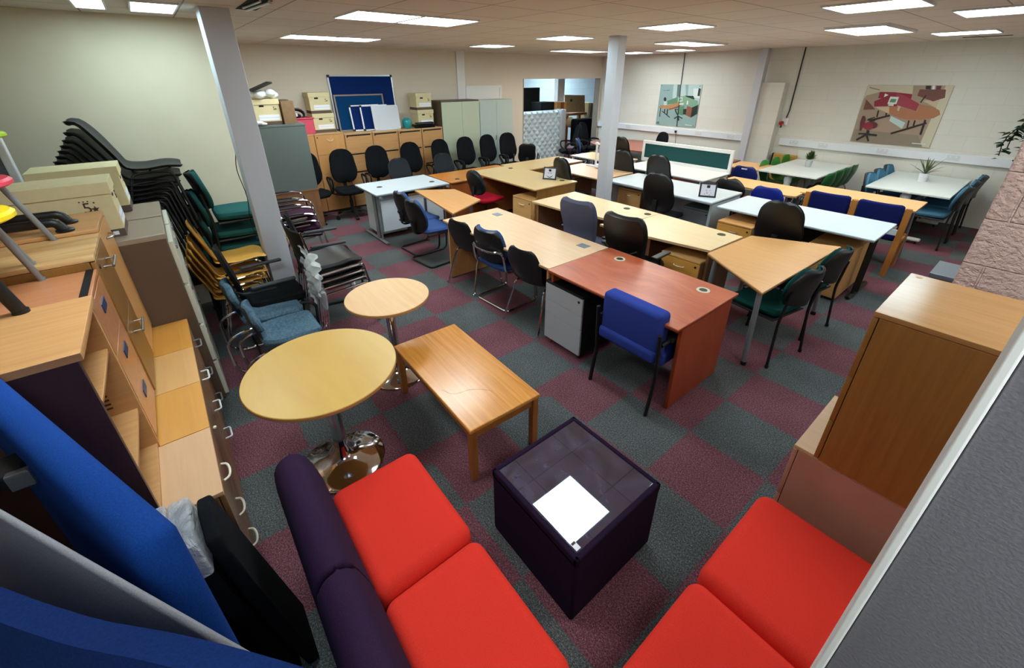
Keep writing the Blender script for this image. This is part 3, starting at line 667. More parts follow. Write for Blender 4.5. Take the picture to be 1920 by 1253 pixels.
t = thing('wall_cable', 'black cable running down the wall behind the green furniture poster to the trunking', 'cable', (-4.96, 7.44, .74))
m = MB(); m.tube([(-5.02, 7.455, H), (-5.0, 7.455, 2.05), (-4.93, 7.44, 1.12)], .009); obj('cable', m, 'black_plastic', t, True)
m = MB(); m.box((-4.935, 7.38, .99), (-4.89, 7.41, 1.04), .006); obj('plug', m, 'black_plastic', t, True)
m = MB(); m.tube([(-4.912, 7.4, 1.0), (-4.9, 7.43, .85), (-4.89, 7.44, .5)], .004); obj('lead', m, 'black_plastic', t, True)
t = thing('wall_socket', 'white wall socket with round red cover below a black conduit', 'socket', (-2.6, 7.44, 1.3))
m = MB(); m.box((-2.66, 7.40, 1.33), (-2.56, 7.47, 1.46), .012); obj('socket_box', m, 'white_metal', t, True)
m = MB(); m.cyl((-2.64, 7.40, 1.37), (-2.645, 7.35, 1.36), .035, None, 20); obj('red_cover', m, 'socket_red', t, True)
m = MB(); m.cyl((-2.64, 7.38, 1.33), (-2.64, 7.38, 1.28), .014, None, 12); m.tube([(-2.59, 7.455, H), (-2.585, 7.45, 1.6), (-2.6, 7.43, 1.46)], .011); obj('conduit', m, 'black_plastic', t, True)

# ceiling lights
def clight(x, y, label, w=.55, d=.55, kind='flat', mat='light_white', grp='square ceiling light panels'):
    t = thing('ceiling_light', label, 'ceiling light', (x, y, H-.012), 0, grp)
    m = MB()
    for a in ((x-w/2-.012, y-d/2-.012, x+w/2+.012, y-d/2), (x-w/2-.012, y+d/2, x+w/2+.012, y+d/2+.012), (x-w/2-.012, y-d/2, x-w/2, y+d/2), (x+w/2, y-d/2, x+w/2+.012, y+d/2)):
        m.box((a[0], a[1], H-.014), (a[2], a[3], H+.001))
    obj('frame', m, 'white_metal', t, True)
    m = MB(); m.box((x-w/2, y-d/2, H-.006), (x+w/2, y+d/2, H)); obj('diffuser', m, mat, t, True)
    if kind == 'louvre':
        m = MB()
        for i in range(4): 
            q = x-w/2+w*i/3; m.box((q-.004, y-d/2, H-.03), (q+.004, y+d/2, H-.006))
        for i in range(15):
            q = y-d/2+d*i/14; m.box((x-w/2, q-.0015, H-.026), (x+w/2, q+.0015, H-.006))
        obj('louvre', m, 'alu', t, True)
clight(-3.13, -.53, 'ceiling panel of the bright pair above the first desks, the left of the two')
clight(-3.13, .06, 'ceiling panel of the bright pair above the first desks, the right of the two')
clight(-5.62, -.42, 'ceiling panel of the small pair nearest the filing cabinets, the left of the two')
clight(-5.62, .17, 'ceiling panel of the small pair nearest the filing cabinets, the right of the two')
clight(-2.03, 2.31, 'square ceiling panel just right of the middle column')
clight(-3.76, 2.38, 'square pale cyan ceiling panel just left of the middle column', mat='light_cool')
clight(-5.62, 2.53, 'small pale cyan ceiling panel above the tall cupboards', mat='light_cool')
clight(-.28, 2.2, 'large pale cyan ceiling panel at the top edge of the photo, near the pink wall', w=.55, mat='light_cool')
clight(.3, 3.36, 'ceiling panel cut by the right edge of the photo', w=.56, d=.6, mat='light_cool')
clight(-.25, 5.8, 'thin-looking ceiling panel nearest the right wall', w=.56, mat='light_white')
clight(-4.5, 6.25, 'ceiling panel above the green furniture poster')
clight(-5.6, 6.4, 'ceiling panel half hidden behind the middle column')
clight(-.95, -.04, 'square ceiling panel mirrored in the glass-topped cube table', mat='light_cool')
clight(-5.65, 4.75, 'long louvred ceiling light in front of the store room opening', d=1.18, kind='louvre', mat='light_warm', grp='louvred ceiling lights')
clight(-3.22, 4.65, 'long louvred ceiling light right of the middle column', d=1.18, kind='louvre', mat='light_warm', grp='louvred ceiling lights')
clight(-.84, 4.34, 'wide louvred ceiling light over the white tables at the right', d=1.18, kind='louvre', mat='light_warm', grp='louvred ceiling lights')
clight(-3.62, -2.42, 'narrower ceiling light at the top left corner, left of its pair', w=.56, d=.16, mat='light_cool')
clight(-3.62, -2.06, 'wider ceiling light at the top left corner, right of its pair', w=.56, d=.26, mat='light_cool')
clight(1.5, -.04, 'unseen ceiling panel added above the brown oak drawer cabinet')  # out of view, added along the light grid to brighten the right side
clight(1.5, -2.35, 'unseen ceiling panel added to light the lower right grey screen')  # out of view, added so the grey screen's face gets light
clight(-.95, -2.35, 'square ceiling panel above the left sofa')
clight(2.2, 3.3, 'square ceiling panel beyond the pink wall', mat='light_white')
clight(-9.3, 5.2, 'unseen bluish panel added to light the store room', w=1.1, d=1.1, mat='light_store')  # source never in view, put in to give the store room its bluish light
clight(-9.6, 9.2, 'unseen bluish panel added to light the far end of the store room', w=1.1, d=1.1, mat='light_store')  # second added source, also out of view, for the far store room
t = thing('open_ceiling_tile', 'open ceiling tile with silver pipes showing above the left column', 'ceiling opening', (-3.1, -1.5, H-.01))
m = MB(); m.box((-3.38, -1.56, H-.004), (-2.8, -1.42, H-.001)); obj('opening', m, 'dark_void', t, True)
m = MB(); m.cyl((-3.3, -1.5, H-.012), (-2.8, -1.44, H-.012), .012); m.cyl((-3.2, -1.54, H-.012), (-2.8, -1.5, H-.012), .008); obj('pipe', m, 'alu', t, True)
m = MB(); m.box((-.42, 6.84, H-.006), (.06, 6.9, H-.001)); tag(obj('ceiling_slot', m, 'dark_void', None, True), 'thin dark slot in the ceiling near the right wall', 'ceiling slot')

# posters on the right wall
def poster(name, label, x0, x1, z0, z1, base, quad, polys):
    t = thing(name, label, 'poster', ((x0+x1)/2, 7.455, z0))
    m = MB(); m.box((x0, 7.452, z0), (x1, 7.468, z1)); obj('board', m, base, t, True)
    (tlx, tly), (trx, try_), (brx, bry), (blx, bly) = quad
    def uv(x, y):
        u, v = .5, .5
        for _ in range(30):
            lx = tlx+(blx-tlx)*v; rx = trx+(brx-trx)*v; u = (x-lx)/(rx-lx)
            ty = tly+(try_-tly)*u; by_ = bly+(bry-bly)*u; v = (y-ty)/(by_-ty)
        return u, v
    m = MB(); y = 7.4516
    for mt, pts in polys:
        q = []
        for p in pts:
            u, v = uv(*p); u = min(max(u, .004), .996); v = min(max(v, .004), .996); q.append((x0+(x1-x0)*u, z1-(z1-z0)*v))
        m.mat(mt); m.prism(q, y-.0004, y, 0, 'y'); y -= .0004
    obj('printed_picture', m, None, t, True)
for k, c in dict(p_floor='#8fa9a6', p_wall='#8aa7a2', p_light='#b4c9c6', p_green='#5c8a6a', p_green2='#7fa588', p_desk='#b5855c', p_dark='#23302d', p_grey='#5d7470', p_brown='#8c5a44', p_white='#d7e0da', p_tan='#a08a76', p_tan2='#c2ad90', p_red='#8c1f34', p_red2='#9c3548', p_wine='#5e2430', p_oval='#a8704e', p_cream='#c5bda4', p_brown2='#6d4238', p_black='#241a17', p_floor2='#8b7d6d').items(): base_mat(k, c, .45)
def stroke(a, b_, w):
    dx, dy = b_[0]-a[0], b_[1]-a[1]; L = math.hypot(dx, dy); nx, ny = -dy/L*w/2, dx/L*w/2
    return [(a[0]+nx, a[1]+ny), (b_[0]+nx, b_[1]+ny), (b_[0]-nx, b_[1]-ny), (a[0]-nx, a[1]-ny)]
def ell(cx, cy, rx, ry, n=20, rot=0): return [(cx+rx*math.cos(2*PI*k/n)*math.cos(rot)-ry*math.sin(2*PI*k/n)*math.sin(rot), cy+rx*math.cos(2*PI*k/n)*math.sin(rot)+ry*math.sin(2*PI*k/n)*math.cos(rot)) for k in range(n)]
D = 'p_dark'
poster('furniture_poster', 'poster of a wavy desk with green screens on the right wall', -5.526, -4.475, 1.132, 2.033, 'p_floor', ((225, 105), (1210, 105), (1035, 1130), (110, 1055)), [
    ('p_light', [(545, 105), (1210, 105), (1130, 560), (520, 420)]), ('p_grey', [(640, 105), (720, 105), (700, 400), (620, 400)]), ('p_wall', [(830, 105), (900, 105), (880, 380), (840, 380)]),
    ('p_white', [(1010, 190), (1190, 190), (1160, 420), (1010, 400)]), ('p_dark', [(1130, 180), (1180, 200), (1150, 370), (1100, 360)]), ('p_dark', [(800, 360), (1010, 365), (1040, 440), (1000, 450), (850, 385)]),
    ('p_green', [(395, 490), (640, 395), (660, 540), (400, 570)]), ('p_green2', [(640, 385), (800, 370), (1110, 480), (1110, 590), (980, 620), (640, 540)]), (D, ell(340, 450, 34, 48)), ('p_light', [(310, 500), (390, 500), (385, 600), (310, 600)]),
    ('p_desk', [(175, 640), (240, 590), (420, 590), (640, 525), (790, 560), (640, 610), (440, 680), (235, 655)]), ('p_brown', [(440, 680), (640, 615), (760, 585), (640, 650), (440, 705)]),
    ('p_green', [(670, 640), (810, 590), (770, 830), (660, 800)]), (D, [(780, 680), (860, 670), (840, 810), (775, 800)]), ('p_brown', [(870, 600), (985, 640), (950, 880), (835, 820)]), (D, [(985, 635), (1120, 575), (1090, 790), (945, 885)]),
    ('p_white', [(670, 415), (765, 400), (760, 490), (670, 510)]), (D, [(690, 430), (745, 425), (745, 470), (690, 480)]), ('p_light', [(705, 440), (735, 437), (735, 462), (705, 466)]), ('p_white', [(680, 545), (800, 535), (780, 575), (670, 580)]),
    ('p_white', [(870, 480), (900, 480), (890, 570), (855, 570)]), (D, stroke((238, 655), (215, 870), 18)), (D, stroke((275, 730), (465, 885), 20)), (D, stroke((340, 680), (335, 770), 26)), (D, stroke((410, 680), (395, 820), 26)),
    (D, stroke((590, 680), (620, 770), 26)), (D, stroke((620, 770), (660, 820), 26)), (D, stroke((600, 685), (660, 690), 16)), (D, stroke((570, 910), (665, 850), 24)), (D, stroke((665, 850), (765, 905), 24)), (D, stroke((665, 850), (675, 955), 24)),
    ('p_grey', stroke((310, 245), (350, 240), 14)), ('p_grey', stroke((370, 240), (455, 236), 14)), ('p_grey', [(140, 990), (215, 985), (210, 1030), (135, 1030)]), ('p_white', stroke((820, 1058), (975, 1078), 16)),
    (D, ell(258, 130, 10, 10, 10)), (D, ell(1165, 140, 10, 10, 10)), (D, ell(1003, 1088, 10, 10, 10))])
B = 'p_black'
poster('furniture_poster', 'poster of an oval-ended desk with red screens on the right wall', -1.465, -.38, 1.137, 2.06, 'p_tan', ((430, 80), (1830, 90), (1400, 1115), (110, 1010)), [
    ('p_cream', [(430, 80), (1200, 85), (1180, 230), (640, 190), (400, 250), (330, 300)]), ('p_tan2', [(1340, 330), (1750, 280), (1640, 480), (1500, 420)]), ('p_cream', [(1700, 90), (1830, 90), (1400, 1115), (1250, 1090)]),
    ('p_floor2', [(200, 800), (800, 860), (1250, 900), (1300, 1100), (130, 1010)]), ('p_brown2', [(1300, 150), (1700, 150), (1680, 280), (1500, 340), (1260, 250)]), (B, [(1400, 90), (1480, 92), (1470, 150), (1390, 145)]), ('p_white', [(1500, 92), (1540, 92), (1530, 150), (1490, 150)]),
    ('p_wine', [(1560, 92), (1640, 92), (1620, 150), (1550, 150)]), ('p_brown2', [(350, 480), (400, 310), (560, 470)]),
    ('p_red', [(640, 190), (900, 195), (1180, 225), (1160, 310), (760, 290), (610, 290)]), ('p_red', [(545, 340), (780, 250), (920, 200), (930, 420), (540, 425)]), ('p_red2', [(920, 200), (1060, 250), (1290, 380), (1235, 495), (930, 400)]),
    ('p_oval', [(620, 430), (900, 420), (1250, 500), (1290, 385), (1480, 420), (1590, 480), (1600, 550), (1500, 610), (1300, 640), (1050, 630), (880, 580)]), ('p_tan2', [(560, 430), (800, 420), (800, 540), (620, 470)]),
    ('p_light', [(830, 580), (1060, 690), (1000, 790), (800, 660)]), ('p_white', [(820, 265), (965, 270), (920, 385), (770, 385)]), ('p_green', [(835, 300), (925, 305), (900, 360), (800, 355)]), ('p_white', [(790, 390), (880, 385), (870, 415), (780, 410)]),
    ('p_tan2', [(950, 410), (995, 420), (960, 500), (930, 490)]), ('p_white', [(730, 215), (790, 240), (710, 275)]), (B, stroke((620, 490), (590, 600), 26)), (B, stroke((455, 660), (810, 570), 30)), (B, stroke((755, 530), (745, 580), 26)),
    (B, stroke((1120, 650), (1085, 780), 26)), (B, stroke((1215, 650), (1185, 740), 26)), (B, stroke((820, 875), (1390, 690), 30)), (B, stroke((1375, 640), (1285, 890), 34)), (B, stroke((1310, 360), (1400, 240), 20)),
    ('p_wine', [(340, 580), (385, 580), (400, 640), (320, 830), (285, 830), (300, 680)]), ('p_wine', ell(500, 730, 105, 60)), ('p_red', ell(440, 750, 90, 60)), (B, stroke((440, 820), (430, 880), 50)), (B, stroke((230, 990), (410, 890), 34)),
    (B, stroke((410, 890), (440, 1010), 34)), (B, stroke((410, 885), (590, 905), 30)), (B, stroke((270, 880), (410, 880), 26)), (B, stroke((430, 640), (560, 600), 16)), (B, stroke((430, 650), (560, 660), 14)), ('p_floor2', stroke((460, 120), (640, 160), 16)), ('p_white', stroke((1150, 1035), (1350, 1050), 14))])

# ================================================================== LEFT SIDE: cupboards, pedestals and what stands on them
ZP = .73
P1 = ('stacked pedestals by the left screens')
pedestal('desk_pedestal', 'pale beech desk-high pedestal with white bow handles, nearest of the low row', -1.115, -.68, -3.2, -2.48, ZP, 'ped_front', 'ped_front', 'ped_pale', [0, .33, .66, 1], '+y', 'bow', group=P1, castors=False, lock=False)
pedestal('desk_pedestal', 'amber desk-high pedestal second in the low row, with a small knob', -1.54, -1.12, -3.2, -2.48, ZP, 'ped_front', 'ped_front', 'ped_orange', [0, 1], '+y', 'knob', group=P1, castors=False, lock=False)
pedestal('desk_pedestal', 'light amber desk-high pedestal third in the low row, with white square handles', -1.96, -1.545, -3.2, -2.48, ZP, 'ped_front', 'ped_front', 'ped_beech', [0, .33, .66, 1], '+y', 'dee', 'white_metal', group=P1, castors=False, lock=False)
pedestal('desk_pedestal', 'desk-high pedestal fourth in the low row, against the brown cabinet', -2.385, -1.965, -3.2, -2.48, ZP, 'ped_front', 'ped_front', 'ped_orange', [0, .33, .66, 1], '+y', 'dee', 'silver_paint', group=P1, castors=False, lock=False)
# open bookcase on top
t = thing('open_bookcase', 'open wooden bookcase with dark side and two shelves, nearest unit on top', 'bookcase', (-.9, -2.93, ZP))
m = MB(); m.box((-.70, -3.24, ZP), (-.68, -2.665, 1.445), .001); obj('side_panel', m, 'shaded_brown_wood', t, True)
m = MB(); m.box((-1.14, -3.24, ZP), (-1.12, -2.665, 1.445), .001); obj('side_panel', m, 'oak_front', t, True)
m = MB(); m.box((-1.145, -3.26, 1.445), (-.672, -2.65, 1.472), .002); obj('top', m, 'oak_front', t, True)
m = MB(); m.box((-1.12, -3.24, ZP), (-.70, -3.22, 1.445)); obj('back_panel', m, 'oak_dark_side', t, True)
m = MB(); m.box((-1.12, -3.22, ZP), (-.70, -2.67, ZP+.02)); obj('base_board', m, 'oak_front', t, True)
for z in (.955, 1.255):
    m = MB(); m.box((-1.12, -3.22, z-.018), (-.70, -2.675, z)); obj('shelf', m, 'oak_front', t, True)
m = MB()
for k in range(10): m.box((-1.1195, -2.76, .99+k*.02), (-1.1185, -2.74, .998+k*.02))
obj('shelf_pin_holes', m, 'shaded_brown_wood', t, True)
pedestal('drawer_unit', 'red-brown glossy three-drawer unit with dark blue recessed handles', -1.54, -1.15, -3.2, -2.665, .715, 'oak_dark_side', 'red_beech', 'red_beech', [0, .33, .66, 1], '+y', 'recess', 'label_blue', z0=ZP, castors=False, lock=False)
m = MB(); m.box((-1.538, -2.7, 1.446), (-1.17, -2.675, 1.449)); 
o = obj('drawer_gap', m, 'black_matte', [o_ for o_ in bpy.data.objects if o_.name.startswith('drawer_unit')][0], True)
pedestal('drawer_cabinet', 'oak two-drawer unit with bold wavy grain top and silver bar handles', -1.955, -1.545, -3.2, -2.66, .77, 'oak_dark_side', 'oak_dark_side', 'wave_oak', [0, .5, 1], '+y', 'bar', 'steel', z0=ZP, castors=False, lock=True)
pedestal('side_cupboard', 'smooth tan cupboard with one curved silver handle, next to the brown cabinet', -2.38, -1.96, -3.2, -2.66, .79, 'oak_plain', 'oak_plain', 'oak_front', [0, 1], '+y', 'bow', 'steel', z0=ZP, castors=False, lock=False)
# brown metal filing cabinets
for i, (x0, x1, lb) in enumerate(((-2.86, -2.39, 'brown metal filing cabinet with cream front, nearer of two under the archive boxes'), (-3.34, -2.865, 'brown metal filing cabinet with cream front, farther of two, stained on top'))):
    h = 1.325 if i == 0 else 1.335
    t = thing('filing_cabinet', lb, 'filing cabinet', ((x0+x1)/2, -2.75, 0), 0, 'brown metal filing cabinets')
    m = MB(); m.box((x0, -3.1, .02), (x1, -2.43, h-.03), .004); obj('body', m, 'brown_metal', t, True)
    m = MB(); m.box((x0-.001, -3.1, h-.035), (x1+.001, -2.425, h), .006); obj('top', m, 'brown_top', t, True)
    for k in range(4):
        m = MB(); m.box((x0+.012, -2.43, .04+k*.31), (x1-.012, -2.402, .335+k*.31), .004); d = obj('drawer_front', m, 'cream_metal', t, True)
        m = MB(); m.box((x0+.15, -2.403, .24+k*.31), (x1-.15, -2.392, .27+k*.31), .003); obj('handle', m, 'steel', d, True)
archive_box('archive_box', 'cream archive box with large printed 5 and star, nearer of two on the brown cabinets', -2.80, -2.49, -3.05, -2.60, 1.327, 1.655, '+y')
archive_box('archive_box', 'cream archive box partly hidden behind the nearer box on the brown cabinet', -3.40, -3.10, -3.03, -2.575, 1.337, 1.655, '+y')
# side print of the nearer box
bxo = [o for o in bpy.data.objects if o.name.startswith('archive_box')][0]
m = MB(); logo(m, Matrix.Translation((-2.4965, -2.73, 1.515)) @ Matrix(((0, 0, 1, 0), (1, 0, 0, 0), (0, 1, 0, 0), (0, 0, 0, 1))), .085); obj('printed_logo', m, 'print_brown', bxo, True)
m = MB(); MM = Matrix.Translation((-2.4968, -2.8, 1.46)) @ Matrix(((0, 0, 1, 0), (1, 0, 0, 0), (0, 1, 0, 0), (0, 0, 0, 1)))
star(m, MM, 0, 0, .045); star(m, MM, -.06, .04, .028); star(m, MM, .015, -.075, .028); star(m, MM, -.1, .04, .016); obj('faded_star_print', m, 'print_faint', bxo, True)
m = MB(); m.box((-2.499, -2.665, 1.338), (-2.497, -2.64, 1.36)); obj('small_sticker', m, 'label_white', bxo, True)
# grey free-standing screen far left
t = thing('office_screen', 'grey-blue screen with pale frame at the left edge behind the archive boxes', 'screen', (-3.47, -3.5, 0))
m = MB(); m.box((-3.49, -4.0, .05), (-3.455, -3.15, 2.05)); obj('fabric_panel', m, 'left_screen', t, True)
m = MB(); m.box((-3.5, -3.15, .0), (-3.445, -3.105, 2.09), .006); m.box((-3.5, -4.05, 2.05), (-3.445, -3.15, 2.09), .006); m.box((-3.5, -4.05, 0), (-3.445, -4.0, 2.09), .006); m.box((-3.5, -4.0, 0), (-3.445, -3.15, .05), .006); obj('frame', m, 'white_metal', t, True)
# children's stools on the cabinets
def stool(name, label, c, feet, zs, col, r=.17, leg='silver_paint', lr=.0115):
    t = thing(name, label, 'stool', (c[0], c[1], feet[0][2]))
    m = MB(); m.lathe([(0, .0), (r*.92, .0), (r, .008), (r, .022), (r*.94, .032), (0, .035)], (c[0], c[1], zs)); obj('seat', m, col, t, True)
    for f in feet:
        top = (c[0]+(f[0]-c[0])*.62, c[1]+(f[1]-c[1])*.62, zs); k = MB(); k.cyl(f, top, lr, None, 12); k.cyl(f, (f[0], f[1], f[2]+.012), lr*1.15, None, 12); obj('leg', k, leg, t, True)
stool('stool', 'yellow round stool on grey legs standing on the cabinet tops, cut by the left edge', (-1.36, -2.95), [(-1.53, -2.835, 1.446), (-1.585, -2.85, 1.5), (-1.2, -3.1, 1.446)], 1.745, 'yellow', .175)
stool('stool', 'pink-red stool on grey legs standing behind the yellow stool', (-1.87, -3.02), [(-1.94, -2.82, 1.5), (-1.78, -3.15, 1.5), (-2.05, -3.12, 1.52)], 1.785, 'pinkred', .18)
stool('stool', 'lime green stool seat farthest back at the left edge', (-3.05, -3.17), [(-3.0, -3.2, 1.6), (-3.15, -3.2, 1.6), (-3.08, -3.34, 1.6)], 1.885, 'lime', .17)
t = thing('storage_cupboard', 'cupboard just outside the left edge carrying the lime green stool', 'cupboard', (-3.05, -3.5, 0))
m = MB(); m.box((-3.35, -3.9, 0), (-2.75, -3.18, 1.6), .003); obj('carcass', m, 'brown_metal', t, True)
m = MB(); m.box((-3.345, -3.18, .03), (-3.055, -3.165, 1.58), .002); m2 = MB(); m2.box((-3.045, -3.18, .03), (-2.755, -3.165, 1.58), .002); obj('door', m, 'cream_metal', t, True); obj('door', m2, 'cream_metal', t, True)
stool('stool', 'black-legged stool standing on the nearest bookcase, mostly out of frame', (-1.02, -3.0), [(-1.12, -2.83, 1.472), (-.86, -3.06, 1.472)], 1.86, 'black_plastic', .17, 'black_plastic', .02)
t = thing('tubular_frame', 'black bent tube furniture frame lying on the tan cupboard', 'frame', (-2.05, -3.0, 1.52))
for x in (-2.0, -2.17):
    m = MB(); m.tube([(x-.03, -3.3, 1.57), (x, -2.8, 1.57), (x, -2.78, 1.53)], .022, .05, seg=12); m.lathe([(0, 0), (.034, 0), (.036, .01), (.024, .016), (0, .016)], (x, -2.778, 1.52), 20); obj('tube', m, 'black_plastic', t, True)

# foreground office screens at the lower left
def upright_panel(name, label, a, b_, h, th, mat, cat='office screen', curve=None, rr=.02, zb=.02, lean=0.):
    a = Vector(a); b_ = Vector(b_); d = (b_-a); L = d.length; ang = math.atan2(d.y, d.x)
    t = thing(name, label, cat, ((a.x+b_.x)/2, (a.y+b_.y)/2, 0), ang)
    m = MB(); top = h if curve is None else 1.66
    if lean: zb = top-top/math.cos(lean); m.T = Matrix.Translation((0, 0, top)) @ Matrix.Rotation(-lean, 4, 'X') @ Matrix.Translation((0, 0, -top))
    if curve is None: m.box((-L/2, -th/2, zb), (L/2, th/2, h), rr, 4)
    else:
        pts = [(-L/2, zb), (L/2, zb)]+[(L/2-L*k/24, curve(k/24)) for k in range(25)]
        m.prism(pts, -th/2, th/2, .006, 'y')
    obj('panel', m, mat, t)
    if not lean:
        for q in (-L/2+.1, L/2-.1): m = MB(); m.box((q-.03, -.16, 0), (q+.03, .16, .02), .004); obj('foot', m, 'steel', t)
    return t
upright_panel('office_screen', 'padded bright blue screen standing beside the nearest bookcase', (-.648, -2.845), (.20, -2.487), 1.5, .07, 'screen_blue', rr=.028)
upright_panel('office_screen', 'light grey straight-topped screen between the two blue ones', (-.42, -2.93), (.56, -2.343), 1.5, .012, 'screen_grey', lean=R(17))
dv = Vector((math.cos(R(38)), math.sin(R(38)))); p0 = Vector((.569, -2.397))
def cz(k):    # height along the gently waved top, k=0 at the right end
    q = .10-.90*k; xs = [(-.9, 1.645), (-.35, 1.64), (-.265, 1.638), (-.18, 1.641), (-.08, 1.657), (0, 1.665), (.07, 1.668), (.14, 1.68)]
    for (xa, za), (xb, zb_) in zip(xs, xs[1:]):
        if q <= xb: return za+(zb_-za)*(q-xa)/(xb-xa)
    return 1.68
a = p0+dv*.10; b_ = p0-dv*.80
upright_panel('office_screen', 'deep blue screen with a gently waved top in the near left corner', (b_.x, b_.y), (a.x, a.y), 1.7, .03, 'screen_blue_dark', curve=cz, lean=R(17))
t = thing('clamp_bracket', 'black clamp with silver tape wedged between the screens', 'bracket', (-.3, -2.76, 1.37))
m = MB(); m.box((-.36, -2.80, 1.375), (-.275, -2.735, 1.415), .008); obj('clamp', m, 'black_plastic', t, True)
m = MB(); m.box((-.282, -2.765, 1.373), (-.262, -2.725, 1.418), .004); obj('silver_tape', m, 'foil', t, True)
# black upholstered backs in plastic bags
def slab(label, yb, th, bag, off=0., g='black padded panels beside the low pedestals'):
    t = thing('padded_panel', label, 'panel', (-.4+off, yb, 0), 0, g)
    prof = [(-.57, 0), (-.31, 0), (-.31, .2), (-.335, .6), (-.355, .78), (-.385, .845), (-.50, .876), (-.57, .868)]
    sh = Matrix.Identity(4); sh[1][2] = -.155
    m = MB(); m.T = sh; m.prism([(p[0]+off, p[1]) for p in prof], yb-th/2, yb+th/2, .012, 'y'); obj('padded_body', m, 'fab_black', t, True)
    if bag:
        random.seed(int(abs(yb)*1000)); q = [(-.578, .77), (-.50, .78), (-.43, .74), (-.335, .75), (-.34, .77), (-.343, .79), (-.375, .86), (-.50, .888), (-.58, .88)]
        m = MB(); m.T = sh; m.prism([(p[0]+off, p[1]) for p in q], yb-th/2-.005, yb+th/2+.006, .01, 'y'); obj('plastic_bag', m, 'film', t, True)
    return t
slab('black padded panel with plastic bag over its top, beside the blue screen', -2.525, .06, True)
slab('black padded panel with plastic bag, middle of three', -2.455, .05, True, .01)
slab('black padded panel without a bag, outermost of three next to the carpet', -2.387, .045, False, .02)

# ================================================================== STACKED CHAIRS at the left
stack_black = poly_chair('grey_plastic', 'black_plastic', 'stacking_chair', slot=False, hook=True)
ordn = ['topmost', 'second', 'third', 'fourth', 'fifth', 'sixth', 'seventh', 'eighth', 'ninth', 'tenth', 'eleventh', 'twelfth', 'thirteenth', 'fourteenth', 'lowest']
for i in range(12):
    stack_black(-3.80, -2.42-.024*i, 0, 'dark plastic chair in the tall stack behind the archive boxes, %s%s' % (ordn[i if i < 11 else 14], '' if i in (0, 11) else ' from the top'), 'dark plastic chairs in the tall stack', z=(1.085, 1.01)[i] if i < 2 else .958-.036*(i-2))
t = thing('trolley', 'low dark trolley carrying the tall stack of dark plastic chairs', 'trolley', (-3.8, -2.6, 0))
m = MB(); m.box((-4.1, -3.0, .52), (-3.5, -2.25, .60), .006); obj('deck', m, 'black_matte', t, True)
for x in (-4.05, -3.55):
    for y in (-2.95, -2.3):
        m = MB(); m.cyl((x, y, .06), (x, y, .53), .018); obj('leg', m, 'black_matte', t, True)
        m = MB(); m.cyl((x-.012, y, .03), (x+.012, y, .03), .03); obj('castor', m, 'black_plastic', t, True)
stack_green = stacking('fab_green', name='upholstered_chair')
for i, (dz, dy) in enumerate(((0, -.09), (.13, -.06), (.27, -.03), (.41, 0), (.575, .06))):
    stack_green(-3.90, -1.93+dy, 0, 'green upholstered chair in the stack by the cream wall, %s' % ['lowest', 'second up', 'third up', 'fourth up', 'topmost'][i], 'green chairs in the stack by the left column', z=dz)
ply = Proto(ply_chair)
for i, (dz, dy, dx) in enumerate(((0, -.06, .0), (.06, -.04, -.01), (.12, -.02, .01), (.18, .0, 0), (.29, .03, -.09))):
    ply(-3.38+dx, -2.04+dy, 0, 'yellow plywood chair in the stack left of the column, %s' % ['lowest', 'second up', 'third up', 'fourth up', 'topmost with its seat showing'][i], 'yellow plywood chairs in the stack', z=dz)
t = mesh_arm_chair(); t.location = (-3.0, -1.87, 0); t['label'] = 'black mesh meeting chair with grey armrest in front of the plywood stack'
vel = Proto(velvet_chair)
vel(-2.80, -1.95, 0, 'blue velvet chair on chrome sled, the farther of two by the yellow round table', 'blue velvet chairs', scale=.97)
vel(-2.40, -1.90, 0, 'blue velvet chair on chrome sled, the nearer of two, its seat in full view', 'blue velvet chairs', scale=.9)
t = mesh_arm_chair(); t.name = 'mesh_chair'; t.location = (-3.62, -1.20, 0); t['label'] = 'black mesh-backed chair behind the left column, leaning over the wrapped stack'; t.rotation_euler = (0, 0, R(-8))
wr = stack_leather_chair(True)
for i in range(2):
    wr(-3.02, -1.32-.012*i, R(4), 'chrome chair with white plastic wrap, %s of the stack beside the small round table' % ['lowest', 'second'][i], 'chrome chairs in the wrapped stack', z=.065*i)
pl = stack_leather_chair(False)
for i in range(2, 4):
    pl(-3.02, -1.32-.012*i, R(4), 'chrome chair with black vinyl seat, %s of the stack beside the small round table' % ['third', 'topmost'][i-2], 'chrome chairs in the wrapped stack', z=.065*i)
t = thing('plastic_wrapping', 'crumpled white plastic wrapping hanging on the stacked chrome chairs', 'wrapping', (-3.0, -1.6, .2))
random.seed(3)
for k in range(3):
    b2 = bmesh.new(); nu, nv = 26, 30; g = []
    for i in range(nu+1):
        row = []
        for j in range(nv+1):
            u = i/nu; v = j/nv; w = 1-.45*v
            x = -2.66-.09*k-(u-.5)*.36*w-.08*v; z = .90-.07*k-.42*v+.03*math.sin(u*9+k)
            y = -1.575-.03*math.sin(PI*u)*(1-v)+.026*math.sin(x*26+z*30+k)+.016*math.sin(z*48+x*12+2*k)+.007*math.sin(x*70-z*40)
            row.append(b2.verts.new((x, y+.012*k, z)))
        g.append(row)
    for i in range(nu):
        for j in range(nv): b2.faces.new((g[i][j], g[i+1][j], g[i+1][j+1], g[i][j+1]))
    r_ = bmesh.ops.solidify(b2, geom=b2.faces[:], thickness=.012)
    m = MB(); m.add(b2); obj('wrap_fold', m, 'wrap_white', t, True, sharp=80)
m = MB(); m.pad([(-1.56, .5), (-1.55, .35), (-1.56, .2)], [(0, .3), (.5, .2), (1, .06)], .05, .03, .03, .03); bmesh.ops.translate(m.bm, vec=(-2.82, 0, 0), verts=m.bm.verts); obj('hanging_film', m, 'film', t, True)
conf = arm_stack_chair('fab_plum')
